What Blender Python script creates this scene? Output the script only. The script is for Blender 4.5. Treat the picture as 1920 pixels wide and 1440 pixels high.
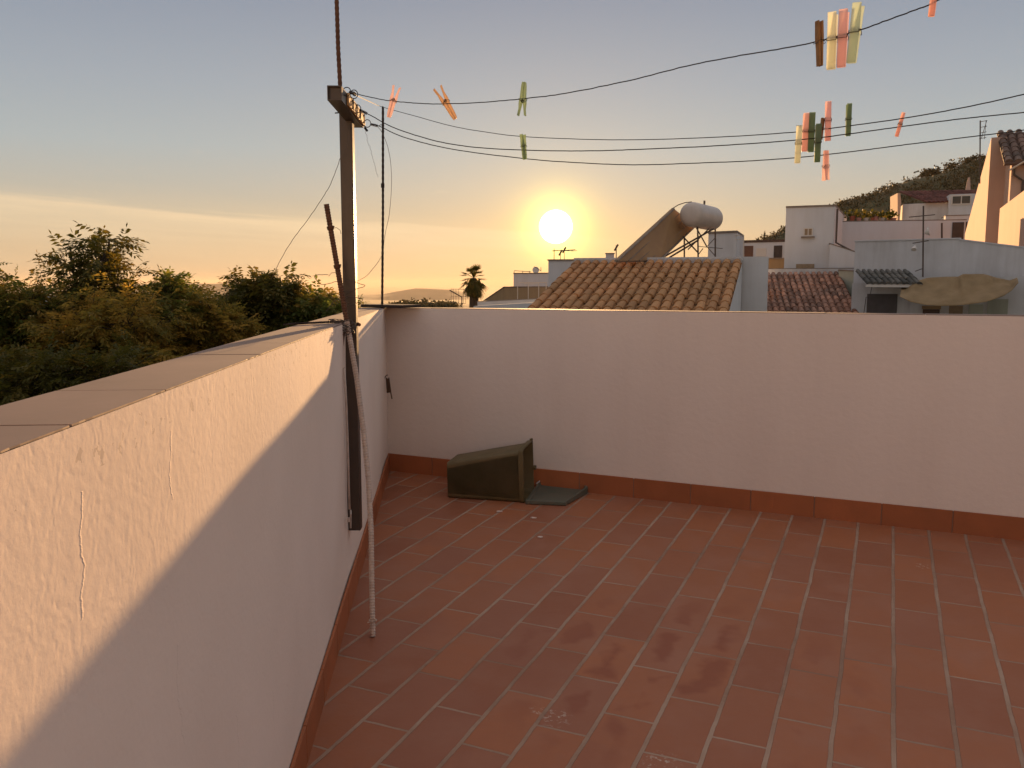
import bpy, math, random
import numpy as np
from mathutils import Vector, Matrix
random.seed(7); rng = np.random.default_rng(7)
sc = bpy.context.scene; col = sc.collection
V = Vector; R = math.radians; PI = math.pi
for o in list(bpy.data.objects): bpy.data.objects.remove(o)
# ------------------------------------------------------------------ camera
CZ = 1.22; F = 1626.3; PT = R(-6.64)
cam = bpy.data.cameras.new('camera'); co = bpy.data.objects.new('camera', cam); col.objects.link(co)
co.location = (0, 0, CZ); co.rotation_euler = (PI/2+PT, 0, 0)
cam.sensor_width = 36; cam.lens = 36*F/1920; cam.clip_start = .05; cam.clip_end = 90000
sc.camera = co
sc.render.resolution_x = 1024; sc.render.resolution_y = 768
# ------------------------------------------------------------------ light
SUN_EL, SUN_AZ = 3.63, 2.85          # degrees above the horizon, east of +Y
sv = V((math.sin(R(SUN_AZ))*math.cos(R(SUN_EL)), math.cos(R(SUN_AZ))*math.cos(R(SUN_EL)), math.sin(R(SUN_EL))))
sl = bpy.data.lights.new('sun', 'SUN'); sl.energy = 5.0; sl.angle = R(.55); sl.color = (1, .57, .245)
so = bpy.data.objects.new('sun', sl); col.objects.link(so)
so.rotation_euler = sv.to_track_quat('Z', 'Y').to_euler(); so.location = (0, 0, 30)
W = bpy.data.worlds.new('World'); sc.world = W; W.use_nodes = True
sc.view_settings.view_transform = 'Standard'; sc.view_settings.look = 'None'; sc.view_settings.gamma = 1
sc.view_settings.exposure = 1.22

class NT:
    """tiny node-tree helper"""
    def __init__(s, t): s.t = t; s.t.nodes.clear()
    def n(s, typ, **k):
        x = s.t.nodes.new(typ)
        for a, b in k.items():
            if a == 'i':
                for q, v in b.items():
                    if isinstance(v, bpy.types.NodeSocket): s.t.links.new(v, x.inputs[q])
                    else: x.inputs[q].default_value = v
            else: setattr(x, a, b)
        return x
    def m(s, op, a, b=0, c=0, clamp=False):
        x = s.n('ShaderNodeMath', operation=op, use_clamp=clamp, i={0: a, 1: b, 2: c}); return x.outputs[0]
    def mix(s, f, a, b, bt='MIX'):
        x = s.n('ShaderNodeMix', data_type='RGBA', blend_type=bt, i={0: f, 6: a, 7: b}); return x.outputs[2]
    def ramp(s, f, st, interp='LINEAR'):
        x = s.n('ShaderNodeValToRGB', i={0: f}); e = x.color_ramp.elements; x.color_ramp.interpolation = interp
        while len(e) < len(st): e.new(.5)
        for q, (p, c) in zip(e, st): q.position = p; q.color = c if len(c) == 4 else (*c, 1)
        return x.outputs[0]
    def noise(s, vec, scale, detail=4, rough=.5, out=0):
        return s.n('ShaderNodeTexNoise', i={'Vector': vec, 'Scale': scale, 'Detail': detail, 'Roughness': rough}).outputs[out]

def world():
    N = NT(W.node_tree)
    sky = N.n('ShaderNodeTexSky', sky_type='NISHITA', sun_disc=False, sun_elevation=R(SUN_EL), sun_rotation=R(SUN_AZ),
              altitude=200, air_density=1.0, dust_density=1.2, ozone_density=1.0).outputs[0]
    d = N.n('ShaderNodeTexCoord').outputs['Generated']
    sep = N.n('ShaderNodeSeparateXYZ', i={0: d})
    x, y, z = sep.outputs
    el = N.m('DEGREES', N.m('ARCSINE', z)) if False else N.m('MULTIPLY', N.m('ARCSINE', z), 57.2958)
    az = N.m('MULTIPLY', N.m('ARCTAN2', x, y), 57.2958)
    dt = N.n('ShaderNodeVectorMath', operation='DOT_PRODUCT', i={0: d, 1: tuple(sv)}).outputs['Value']
    ang = N.m('MULTIPLY', N.m('ARCCOSINE', N.m('MINIMUM', dt, .9999999)), 57.2958)
    # evening sky: the Nishita sky evened out towards a hazy dusk gradient
    g = N.ramp(N.m('DIVIDE', N.m('ADD', el, 5), 95, clamp=True), SKYRAMP)
    base = N.mix(SKYMIX, N.mix(1, sky, (SKYS, SKYS, SKYS, 1), 'MULTIPLY'), g)
    # thin cirrus: a long band that sinks towards the sun, and a few wisps
    elc = N.m('ADD', el, N.m('MULTIPLY', N.m('ADD', az, 30), .055))
    cv = N.n('ShaderNodeCombineXYZ', i={0: N.m('MULTIPLY', az, .05), 1: N.m('MULTIPLY', elc, .9), 2: 0}).outputs[0]
    n1 = N.noise(cv, 1.3, 6, .6)
    e2 = N.m('ADD', elc, N.m('MULTIPLY', N.m('SUBTRACT', n1, .5), 2.0))
    band = N.ramp(N.m('DIVIDE', e2, 10, clamp=True), [(0, (0, 0, 0)), (.18, (.25,)*3), (.30, (.42,)*3), (.40, (.72,)*3), (.465, (1,)*3), (.515, (.15,)*3), (.62, (0, 0, 0))], 'EASE')
    wv = N.n('ShaderNodeCombineXYZ', i={0: N.m('MULTIPLY', az, .35), 1: N.m('MULTIPLY', el, 1.6), 2: 4}).outputs[0]
    wisp = N.ramp(N.noise(wv, .8, 5, .6), [(.66, (0, 0, 0)), (.80, (.35,)*3)])
    wl = N.ramp(N.m('DIVIDE', el, 12, clamp=True), [(.2, (0, 0, 0)), (.42, (1,)*3), (.62, (.8,)*3), (.75, (0, 0, 0))])
    side = N.ramp(N.m('DIVIDE', N.m('ADD', az, 60), 120, clamp=True), [(.2, (.8,)*3), (.5, (1,)*3), (.56, (.3,)*3), (.62, (0, 0, 0))])
    c = N.m('ADD', N.m('MULTIPLY', N.m('MULTIPLY', band, side), N.m('MULTIPLY_ADD', n1, .9, .35)), N.m('MULTIPLY', wisp, wl), clamp=True)
    base = N.mix(N.m('MULTIPLY', c, .8), base, CLOUD)
    # aureole and disc of the low sun
    ex = lambda w: N.m('EXPONENT', N.m('DIVIDE', N.m('MULTIPLY', ang, -1), w))
    tot = base
    for w, c in AUR: tot = N.mix(1, tot, N.mix(1, N.ramp(ex(w), [(0, (0,)*3), (1, (1,)*3)]), (*c, 1), 'MULTIPLY'), 'ADD')
    disc = N.ramp(ang, [(.90, (1,)*3), (1.0, (0,)*3)]) if False else N.m('SUBTRACT', 1, N.m('MULTIPLY', N.m('SUBTRACT', ang, .88), 4.5), clamp=True)
    tot = N.mix(1, tot, N.mix(1, N.n('ShaderNodeCombineXYZ', i={0: disc, 1: disc, 2: disc}).outputs[0], (5, 5, 4, 1), 'MULTIPLY'), 'ADD')
    bg = N.n('ShaderNodeBackground', i={0: tot, 1: 1.0})
    o = N.n('ShaderNodeOutputWorld', i={0: bg.outputs[0]})
SKYS = .05; SKYMIX = .93
SKYRAMP = [(0, (.25, .185, .125)), (.053, (.272, .200, .122)), (.075, (.268, .206, .135)), (.095, (.240, .208, .155)), (.115, (.215, .208, .182)), (.14, (.186, .205, .208)),
           (.18, (.156, .176, .198)), (.242, (.112, .131, .168)), (.36, (.165, .168, .185)), (.5, (.235, .228, .235)), (1, (.25, .238, .24))]
CLOUD = (.44, .325, .195, 1)
AUR = [(.6, (4.0, 3.2, .5)), (1.5, (.42, .25, .010)), (5.0, (.022, .012, .002))]
world()
HAZE = 4.5e-5

# ------------------------------------------------------------------ helpers
def P(px, py, Y):
    """a point of the place at forward distance Y, from the survey of the photograph (1920 wide)"""
    a, b = (px-960)/F, -(py-720)/F
    c, s = math.cos(PT), math.sin(PT)
    y = c-b*s; z = s+b*c
    return V((a*Y/y, Y, CZ+z*Y/y))
def tag(o, label=None, cat=None, group=None, kind=None):
    for k, v in (('label', label), ('category', cat), ('group', group), ('kind', kind)):
        if v: o[k] = v
    return o
def empty(name, loc, label, cat, group=None, rz=0, kind=None):
    o = bpy.data.objects.new(name, None); col.objects.link(o); o.location = loc; o.rotation_euler = (0, 0, rz)
    o.empty_display_size = .1
    return tag(o, label, cat, group, kind)
class MB:
    def __init__(s): s.v = []; s.f = []; s.c = []
    def add(s, vs, fs, c=None):
        n = len(s.v); s.v += [tuple(v) for v in vs]; s.f += [tuple(i+n for i in f) for f in fs]
        if c is not None: s.c += [c]*len(fs)
    def box(s, a, b, rot=None, c=None):
        x0, y0, z0 = a; x1, y1, z1 = b
        vs = [V(p) for p in ((x0,y0,z0),(x1,y0,z0),(x1,y1,z0),(x0,y1,z0),(x0,y0,z1),(x1,y0,z1),(x1,y1,z1),(x0,y1,z1))]
        if rot: vs = [rot @ v for v in vs]
        s.add(vs, [(3,2,1,0),(4,5,6,7),(0,1,5,4),(1,2,6,5),(2,3,7,6),(3,0,4,7)], c)
    def tube(s, pts, r, n=8, caps=True, c=None):
        pts = [V(p) for p in pts]; m = len(pts)
        rs = r if isinstance(r, (list, tuple)) else [r]*m
        up = None; rings = []
        for i, p in enumerate(pts):
            t = (pts[min(i+1, m-1)]-pts[max(i-1, 0)]).normalized()
            if up is None: up = V((0, 0, 1)) if abs(t.z) < .9 else V((1, 0, 0))
            a = t.cross(up).normalized(); b = a.cross(t).normalized(); up = b
            rings.append([p+(a*math.cos(2*PI*k/n)+b*math.sin(2*PI*k/n))*rs[i] for k in range(n)])
        vs = [v for q in rings for v in q]; fs = []
        for i in range(m-1):
            for k in range(n):
                a, b = i*n+k, i*n+(k+1) % n; fs.append((a, b, b+n, a+n))
        if caps: fs += [tuple(range(n))[::-1], tuple(range((m-1)*n, m*n))]
        s.add(vs, fs, c)
    def prism(s, pts, z0, z1, c=None):
        """pts: plan polygon; z1 may be a list of heights"""
        n = len(pts); zt = z1 if isinstance(z1, (list, tuple)) else [z1]*n
        vs = [V((p[0], p[1], z0)) for p in pts]+[V((p[0], p[1], z)) for p, z in zip(pts, zt)]
        s.add(vs, [tuple(range(n))[::-1], tuple(range(n, 2*n))]+[(i, (i+1) % n, (i+1) % n+n, i+n) for i in range(n)], c)
    def extr(s, poly, d, c=None):
        """closed 3D polygon extruded by the vector d"""
        n = len(poly); poly = [V(p) for p in poly]; vs = poly+[p+V(d) for p in poly]
        s.add(vs, [tuple(range(n))[::-1], tuple(range(n, 2*n))]+[(i, (i+1) % n, (i+1) % n+n, i+n) for i in range(n)], c)
    def torus(s, c, nrm, r, t, n=16, k=6, cc=None):
        nrm = V(nrm).normalized(); a = nrm.orthogonal().normalized(); b = nrm.cross(a)
        vs = []; fs = []
        for i in range(n):
            w = 2*PI*i/n; e = a*math.cos(w)+b*math.sin(w)
            for j in range(k):
                q = 2*PI*j/k; vs.append(V(c)+e*(r+t*math.cos(q))+nrm*t*math.sin(q))
        for i in range(n):
            for j in range(k):
                fs.append((i*k+j, ((i+1) % n)*k+j, ((i+1) % n)*k+(j+1) % k, i*k+(j+1) % k))
        s.add(vs, fs, cc)
    def build(s, name, mat, parent=None, smooth=False, bevel=0, seg=2, recalc=True):
        me = bpy.data.meshes.new(name); me.from_pydata(s.v, [], s.f)
        if recalc:
            import bmesh
            b = bmesh.new(); b.from_mesh(me); bmesh.ops.recalc_face_normals(b, faces=b.faces); b.to_mesh(me); b.free()
        if s.c and len(s.c) == len(me.polygons):
            at = me.attributes.new('rnd', 'FLOAT', 'FACE'); at.data.foreach_set('value', np.array(s.c, dtype=np.float32))
        if smooth: me.polygons.foreach_set('use_smooth', [True]*len(me.polygons))
        me.materials.append(mat); me.update()
        o = bpy.data.objects.new(name, me); col.objects.link(o)
        if parent: o.parent = parent
        if bevel:
            m = o.modifiers.new('bevel', 'BEVEL'); m.width = bevel; m.segments = seg; m.limit_method = 'ANGLE'; m.angle_limit = R(35)
        return o
def world_child(o, parent):
    """parent a mesh made in world coordinates under a thing"""
    o.parent = parent; o.matrix_parent_inverse = Matrix.LocRotScale(parent.location, parent.rotation_euler, V((1, 1, 1))).inverted()
    return o
def sub(mb, name, mat, parent, **k): return world_child(mb.build(name, mat, None, **k), parent)
def npmesh(name, verts, quads, mat, parent=None, rnd=None):
    me = bpy.data.meshes.new(name); nv, nf = len(verts), len(quads)
    me.vertices.add(nv); me.vertices.foreach_set('co', verts.astype(np.float32).ravel())
    me.loops.add(nf*4); me.loops.foreach_set('vertex_index', quads.astype(np.int32).ravel())
    me.polygons.add(nf); me.polygons.foreach_set('loop_start', np.arange(nf, dtype=np.int32)*4)
    if rnd is not None:
        at = me.attributes.new('rnd', 'FLOAT', 'FACE'); at.data.foreach_set('value', rnd.astype(np.float32))
    me.materials.append(mat); me.update(calc_edges=True); me.validate()
    o = bpy.data.objects.new(name, me); col.objects.link(o)
    if parent: world_child(o, parent)
    return o

# ------------------------------------------------------------------ materials
def mat(name, c, rough=.8, c2=None, scale=4, bump=0, bscale=60, metal=0, transl=0, spec=.3, coord='Object', rndamt=0, detail=5, trans=0):
    m = bpy.data.materials.new(name); m.use_nodes = True; N = NT(m.node_tree)
    tc = N.n('ShaderNodeTexCoord').outputs[coord]
    cc = (*c, 1)
    if c2: cc = N.mix(N.ramp(N.noise(tc, scale, detail, .6), [(.32, (0, 0, 0)), (.68, (1, 1, 1))]), (*c, 1), (*c2, 1))
    if rndamt:
        a = N.n('ShaderNodeAttribute', attribute_name='rnd').outputs['Fac']
        cc = N.mix(1, cc, N.ramp(a, [(0, (1-rndamt,)*3), (1, (1+rndamt,)*3)]), 'MULTIPLY')
    b = N.n('ShaderNodeBsdfPrincipled', i={'Base Color': cc, 'Roughness': rough, 'Metallic': metal, 'Specular IOR Level': spec, 'Transmission Weight': trans})
    if bump:
        h = N.noise(tc, bscale, 5, .6)
        bp = N.n('ShaderNodeBump', i={'Strength': 1.0, 'Distance': bump, 'Height': h}); N.t.links.new(bp.outputs[0], b.inputs['Normal'])
    out = b.outputs[0]
    if transl:
        t = N.n('ShaderNodeBsdfTranslucent', i={0: cc}); out = N.n('ShaderNodeMixShader', i={0: transl, 1: out, 2: t.outputs[0]}).outputs[0]
    N.n('ShaderNodeOutputMaterial', i={0: out})
    return m

def plaster_mat():
    """hand-thrown white plaster: lumps, trowel marks and running cracks"""
    m = bpy.data.materials.new('rough_plaster'); m.use_nodes = True; N = NT(m.node_tree)
    tc = N.n('ShaderNodeTexCoord').outputs['Object']
    sp = N.n('ShaderNodeSeparateXYZ', i={0: tc}).outputs
    n1 = N.noise(tc, 24, 5, .65); n2 = N.noise(tc, 120, 4, .6); n3 = N.noise(tc, 2.2, 3, .5)
    vo = N.n('ShaderNodeTexVoronoi', feature='SMOOTH_F1', i={'Vector': N.mix(.08, tc, N.noise(tc, 14, 3, .5, 1)), 'Scale': 70, 'Smoothness': .8}).outputs[0]
    # vertical cracks: distorted x coordinate against a coarse cell grid
    wob = N.noise(N.n('ShaderNodeCombineXYZ', i={0: N.m('MULTIPLY', sp[0], .6), 1: 0, 2: N.m('MULTIPLY', sp[2], 5)}).outputs[0], 2.2, 6, .65)
    xw = N.m('ADD', N.m('MULTIPLY', sp[0], 3.6), N.m('MULTIPLY', wob, .28))
    fr = N.m('ABSOLUTE', N.m('SUBTRACT', N.m('FRACT', xw), .5))
    lin = N.m('SUBTRACT', 1, N.m('DIVIDE', fr, .011), clamp=True)
    cellr = N.n('ShaderNodeTexWhiteNoise', noise_dimensions='1D', i={'W': N.m('FLOOR', xw)}).outputs[0]
    ln = N.noise(N.n('ShaderNodeCombineXYZ', i={0: N.m('MULTIPLY', N.m('FLOOR', xw), 3.7), 1: 0, 2: N.m('MULTIPLY', sp[2], 2.3)}).outputs[0], 1.6, 2, .5)
    crack = N.m('MULTIPLY', lin, N.m('GREATER_THAN', ln, .56))
    h = N.m('ADD', N.m('MULTIPLY', n1, .0014), N.m('MULTIPLY', vo, .0008))
    h = N.m('ADD', h, N.m('MULTIPLY', n2, .0006))
    h = N.m('ADD', h, N.m('MULTIPLY', n3, .003))
    h = N.m('ADD', h, N.m('MULTIPLY', crack, .0010))
    colr = N.mix(N.ramp(n3, [(.35, (0,)*3), (.7, (1,)*3)]), (.82, .70, .61, 1), (.76, .64, .55, 1))
    colr = N.mix(N.m('MULTIPLY', crack, .08), colr, (.36, .29, .23, 1))
    # chips just under the coping
    top = N.m('GREATER_THAN', sp[2], -.055)
    chip = N.m('MULTIPLY', top, N.m('GREATER_THAN', N.noise(tc, 38, 3, .7), .62))
    h = N.m('SUBTRACT', h, N.m('MULTIPLY', chip, .003))
    colr = N.mix(N.m('MULTIPLY', chip, .45), colr, (.40, .33, .27, 1))
    b = N.n('ShaderNodeBsdfPrincipled', i={'Base Color': colr, 'Roughness': .9, 'Specular IOR Level': .15})
    bp = N.n('ShaderNodeBump', i={'Strength': .40, 'Distance': 1.0, 'Height': h}); N.t.links.new(bp.outputs[0], b.inputs['Normal'])
    N.n('ShaderNodeOutputMaterial', i={0: b.outputs[0]})
    return m

def white_wall_mat(name, c, dirt, amt=.35, bscale=30):
    """limewashed wall with rain streaks and dirt near the top"""
    m = bpy.data.materials.new(name); m.use_nodes = True; N = NT(m.node_tree)
    tc = N.n('ShaderNodeTexCoord').outputs['Object']
    sp = N.n('ShaderNodeSeparateXYZ', i={0: tc}).outputs
    st = N.n('ShaderNodeCombineXYZ', i={0: N.m('MULTIPLY', sp[0], 3), 1: N.m('MULTIPLY', sp[1], 3), 2: N.m('MULTIPLY', sp[2], .35)}).outputs[0]
    a = N.ramp(N.noise(st, 1.2, 6, .65), [(.42, (0,)*3), (.78, (1,)*3)])
    b2 = N.ramp(N.noise(tc, .8, 5, .6), [(.4, (0,)*3), (.7, (1,)*3)])
    f = N.m('MULTIPLY', N.m('ADD', N.m('MULTIPLY', a, .7), N.m('MULTIPLY', b2, .5)), amt, clamp=True)
    cc = N.mix(f, (*c, 1), (*dirt, 1))
    b = N.n('ShaderNodeBsdfPrincipled', i={'Base Color': cc, 'Roughness': .9, 'Specular IOR Level': .15})
    bp = N.n('ShaderNodeBump', i={'Strength': .5, 'Distance': .003, 'Height': N.noise(tc, bscale, 5, .6)}); N.t.links.new(bp.outputs[0], b.inputs['Normal'])
    N.n('ShaderNodeOutputMaterial', i={0: b.outputs[0]})
    return m

def tile_floor_mat():
    m = bpy.data.materials.new('terracotta_floor'); m.use_nodes = True; N = NT(m.node_tree)
    tc = N.n('ShaderNodeVectorMath', operation='MULTIPLY', i={0: N.n('ShaderNodeTexCoord').outputs['Object'], 1: (1, 1, 0)}).outputs[0]
    sp = N.n('ShaderNodeSeparateXYZ', i={0: tc}).outputs
    wn = N.n('ShaderNodeSeparateColor', i={0: N.noise(tc, 6, 4, .6, 1)}).outputs
    X = N.m('ADD', N.m('SUBTRACT', sp[1], JOINT_Y), N.m('MULTIPLY', N.m('SUBTRACT', wn[0], .5), .010))
    Y = N.m('ADD', N.m('SUBTRACT', sp[0], JOINT_X), N.m('MULTIPLY', N.m('SUBTRACT', wn[1], .5), .010))
    # columns run away from the wall; every second one is shifted by half a tile
    ci = N.m('FLOOR', N.m('DIVIDE', Y, TW)); odd = N.m('MODULO', N.m('ADD', ci, 200), 2)
    cr = N.n('ShaderNodeTexWhiteNoise', noise_dimensions='1D', i={'W': ci}).outputs[0]
    U = N.m('ADD', N.m('DIVIDE', X, TL), N.m('ADD', N.m('MULTIPLY', odd, .5), N.m('MULTIPLY', N.m('SUBTRACT', cr, .5), .10)))
    ri = N.m('FLOOR', U)
    fy = N.m('MULTIPLY', N.m('SUBTRACT', .5, N.m('ABSOLUTE', N.m('SUBTRACT', N.m('FRACT', N.m('DIVIDE', Y, TW)), .5))), TW)
    fx = N.m('MULTIPLY', N.m('SUBTRACT', .5, N.m('ABSOLUTE', N.m('SUBTRACT', N.m('FRACT', U), .5))), TL)
    dj = N.m('MINIMUM', N.m('SUBTRACT', fy, .0008), N.m('ADD', fx, .0012))
    jn = N.m('MULTIPLY', N.m('SUBTRACT', N.noise(tc, 45, 4, .6), .5), .0022)
    mort = N.m('DIVIDE', N.m('SUBTRACT', .0058, N.m('ADD', dj, jn)), .0014, clamp=True)
    wv = N.n('ShaderNodeCombineXYZ', i={0: ci, 1: ri, 2: 0}).outputs[0]
    tr = N.n('ShaderNodeTexWhiteNoise', noise_dimensions='3D', i={'Vector': wv}).outputs
    tile = N.ramp(tr[0], [(0, (.270, .090, .043)), (.3, (.315, .110, .050)), (.6, (.350, .118, .048)), (1, (.285, .104, .056))])
    tof = N.n('ShaderNodeVectorMath', operation='MULTIPLY_ADD', i={0: tr[1], 1: (.9, .9, 0), 2: tc}).outputs[0]
    n1 = N.noise(tof, 4.2, 6, .6); n2 = N.noise(tof, 2.2, 4, .55); n3 = N.noise(tc, 28, 5, .65)
    tile = N.mix(N.ramp(n1, [(.45, (0,)*3), (.68, (.6,)*3)]), tile, (.335, .150, .096, 1))      # pale dusty film
    tile = N.mix(N.ramp(n2, [(.55, (0,)*3), (.72, (.55,)*3)]), tile, (.27, .092, .048, 1))
    tile = N.mix(N.m('MULTIPLY', N.ramp(n3, [(.3, (1,)*3), (.6, (0,)*3)]), .22), tile, (.28, .11, .06, 1))
    # damp stains of their own shape in a few tiles
    sn = N.noise(tof, 6, 3, .5)
    reg = N.ramp(N.n('ShaderNodeVectorMath', operation='DISTANCE', i={0: tc, 1: STAIN_C}).outputs['Value'], [(.30, (1,)*3), (.62, (0,)*3)])
    stn = N.m('MULTIPLY', N.ramp(N.m('ADD', sn, N.m('MULTIPLY', dj, 4.5)), [(.66, (0,)*3), (.80, (.62,)*3)]), N.m('MULTIPLY', reg, N.m('GREATER_THAN', tr[0], .38)))
    tile = N.mix(stn, tile, (.215, .052, .022, 1))
    for (cx, cy, rad) in LIMES:
        dd = N.n('ShaderNodeVectorMath', operation='DISTANCE', i={0: tc, 1: (cx, cy, 0)}).outputs['Value']
        k = N.m('MULTIPLY', N.ramp(N.m('DIVIDE', dd, rad, clamp=True), [(.3, (1,)*3), (1, (0,)*3)]), N.ramp(N.noise(tc, 60, 5, .7), [(.54, (0,)*3), (.60, (1,)*3)]))
        tile = N.mix(N.m('MULTIPLY', k, .75), tile, (.52, .42, .34, 1))
    mc = N.mix(N.ramp(N.noise(tc, 1.7, 6, .7), [(.40, (0,)*3), (.62, (1,)*3)]), (.26, .150, .100, 1), (.38, .255, .185, 1))
    cc = N.mix(mort, tile, mc)
    rgh = N.m('ADD', N.m('MULTIPLY', mort, .25), N.m('MULTIPLY_ADD', n1, .3, .42))
    h = N.m('ADD', N.m('MULTIPLY', N.m('SUBTRACT', 1, mort), .0022), N.m('ADD', N.m('MULTIPLY', n3, .0012), N.m('MULTIPLY', tr[0], .0006)))
    b = N.n('ShaderNodeBsdfPrincipled', i={'Base Color': cc, 'Roughness': rgh, 'Specular IOR Level': .35})
    bp = N.n('ShaderNodeBump', i={'Strength': .8, 'Distance': 1.0, 'Height': h}); N.t.links.new(bp.outputs[0], b.inputs['Normal'])
    N.n('ShaderNodeOutputMaterial', i={0: b.outputs[0]})
    return m

# survey of the terrace (metres, camera above the origin)
CX, CY = -.6985, 4.8125
d1 = V((-.06909, .99761, 0)); d2 = V((.91748, -.39778, 0))
A1 = math.atan2(-d1.y, -d1.x); A2 = math.atan2(d2.y, d2.x)         # local x: along the left wall towards us / along the far wall
ZT = CZ-1.05+.9153                                                  # coping height
def floor_z(x, y): return CZ-1.05+.00458*(x-CX)+.0359*(y-CY)
TW, TL = .1425, .2917
JOINT_X = .7628-TW*math.floor(.7628/TW); JOINT_Y = -.118
STAIN_C = (2.02, -1.72, 0); LIMES = [(1.793, -2.096, .055), (1.745, -2.075, .035), (2.102, -2.192, .06), (2.72, -.50, .04)]

M = {}
M['plaster'] = plaster_mat()
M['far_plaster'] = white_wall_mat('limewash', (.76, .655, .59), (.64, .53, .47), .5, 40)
M['floor'] = tile_floor_mat()
M['coping'] = mat('coping_tile', (.26, .172, .135), .8, (.215, .145, .112), 5, .0001, 90)
M['skirt'] = mat('skirting_tile', (.38, .118, .046), .6, (.31, .100, .040), 6, .001, 60, rndamt=.16)
M['joint'] = mat('joint_mortar', (.24, .15, .11), .9)
M['steel'] = mat('brown_steel', (.050, .030, .021), .42, (.036, .022, .016), 14, .0002, 200, metal=.0, spec=.6)
M['rust'] = mat('rusty_bar', (.13, .06, .032), .8, (.08, .035, .02), 60, .0006, 300)
M['dark'] = mat('dark_iron', (.02, .013, .011), .6, (.035, .018, .013), 50)
M['paintbar'] = mat('painted_bar', (.58, .47, .40), .7, (.44, .33, .27), 50, .0008, 260)
M['wire'] = mat('clothes_wire', (.03, .024, .022), .85, spec=.1)
M['wirelight'] = mat('galvanised_wire', (.10, .075, .06), .6, metal=.2)
M['brass'] = mat('pale_batten', (.50, .30, .12), .6, (.38, .20, .08), 40)
M['conduit'] = mat('conduit_white', (.55, .47, .42), .6, (.42, .34, .30), 30)

# ------------------------------------------------------------------ terrace
def W2(x, y): return V((CX, CY, 0))+d2*x+V((-d2.y, d2.x, 0))*y       # far wall frame: y away from us
mb = MB()
quad = [W2(-1.4, .02), W2(7.0, .02), W2(7.0, -8.5), W2(-1.4, -8.5)]
# keep the slab between the walls: clip at the left wall
Lw = lambda t, off=0: V((CX, CY, 0))-d1*t+V((d1.y*-1, d1.x*1, 0))*off
pl = [V((CX, CY, 0)), W2(6.4, 0), W2(6.4, -9.0), Lw(9.2)]
loc = Matrix.Translation((CX, CY, CZ-1.05)) @ Matrix.Rotation(A2, 4, 'Z'); li = loc.inverted()
top = [li @ V((p.x, p.y, floor_z(p.x, p.y))) for p in pl]; bot = [t-V((0, 0, .25)) for t in top]
mb.add(top+bot, [(0, 3, 2, 1), (4, 5, 6, 7), (0, 1, 5, 4), (1, 2, 6, 5), (2, 3, 7, 6), (3, 0, 4, 7)])
fl = mb.build('terrace_floor', M['floor']); fl.location = (CX, CY, CZ-1.05); fl.rotation_euler = (0, 0, A2)
tag(fl, kind='structure')

def skirting(root, a, b, h, zfun, flip):
    """a row of skirting tiles on the inner face of a wall, in the wall's local frame"""
    mb = MB(); x = a; k = 0; T = .285
    mj = MB()
    while x < b:
        x1 = min(x+T, b); z0, z1 = zfun(x), zfun(x1)
        y0, y1 = (0, .009) if flip > 0 else (-.009, 0)
        vs = [(x+.002, y0, z0-.02), (x1-.002, y0, z1-.02), (x1-.002, y1, z1-.02), (x+.002, y1, z0-.02), (x+.002, y0, z0+h), (x1-.002, y0, z1+h), (x1-.002, y1, z1+h), (x+.002, y1, z0+h)]
        mb.add(vs, [(3,2,1,0),(4,5,6,7),(0,1,5,4),(1,2,6,5),(2,3,7,6),(3,0,4,7)], random.random())
        y0, y1 = (0, .006) if flip > 0 else (-.006, 0)
        vs = [(x, y0, z0-.02), (x1, y0, z1-.02), (x1, y1, z1-.02), (x, y1, z0-.02), (x, y0, z0+h-.003), (x1, y0, z1+h-.003), (x1, y1, z1+h-.003), (x, y1, z0+h-.003)]
        mj.add(vs, [(3,2,1,0),(4,5,6,7),(0,1,5,4),(1,2,6,5),(2,3,7,6),(3,0,4,7)])
        x = x1
    o = mb.build('skirting', M['skirt'], root, bevel=.0015); mj.build('skirting_joint', M['joint'], o)

# left wall: local x runs towards the camera and on behind it; inner face at local y = 0
TH = .135
lw = empty('parapet_wall', (CX, CY, ZT), 'white plastered parapet wall running along the left, its face raked by low sun', 'wall', 'white parapet walls of the terrace', A1)
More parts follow.
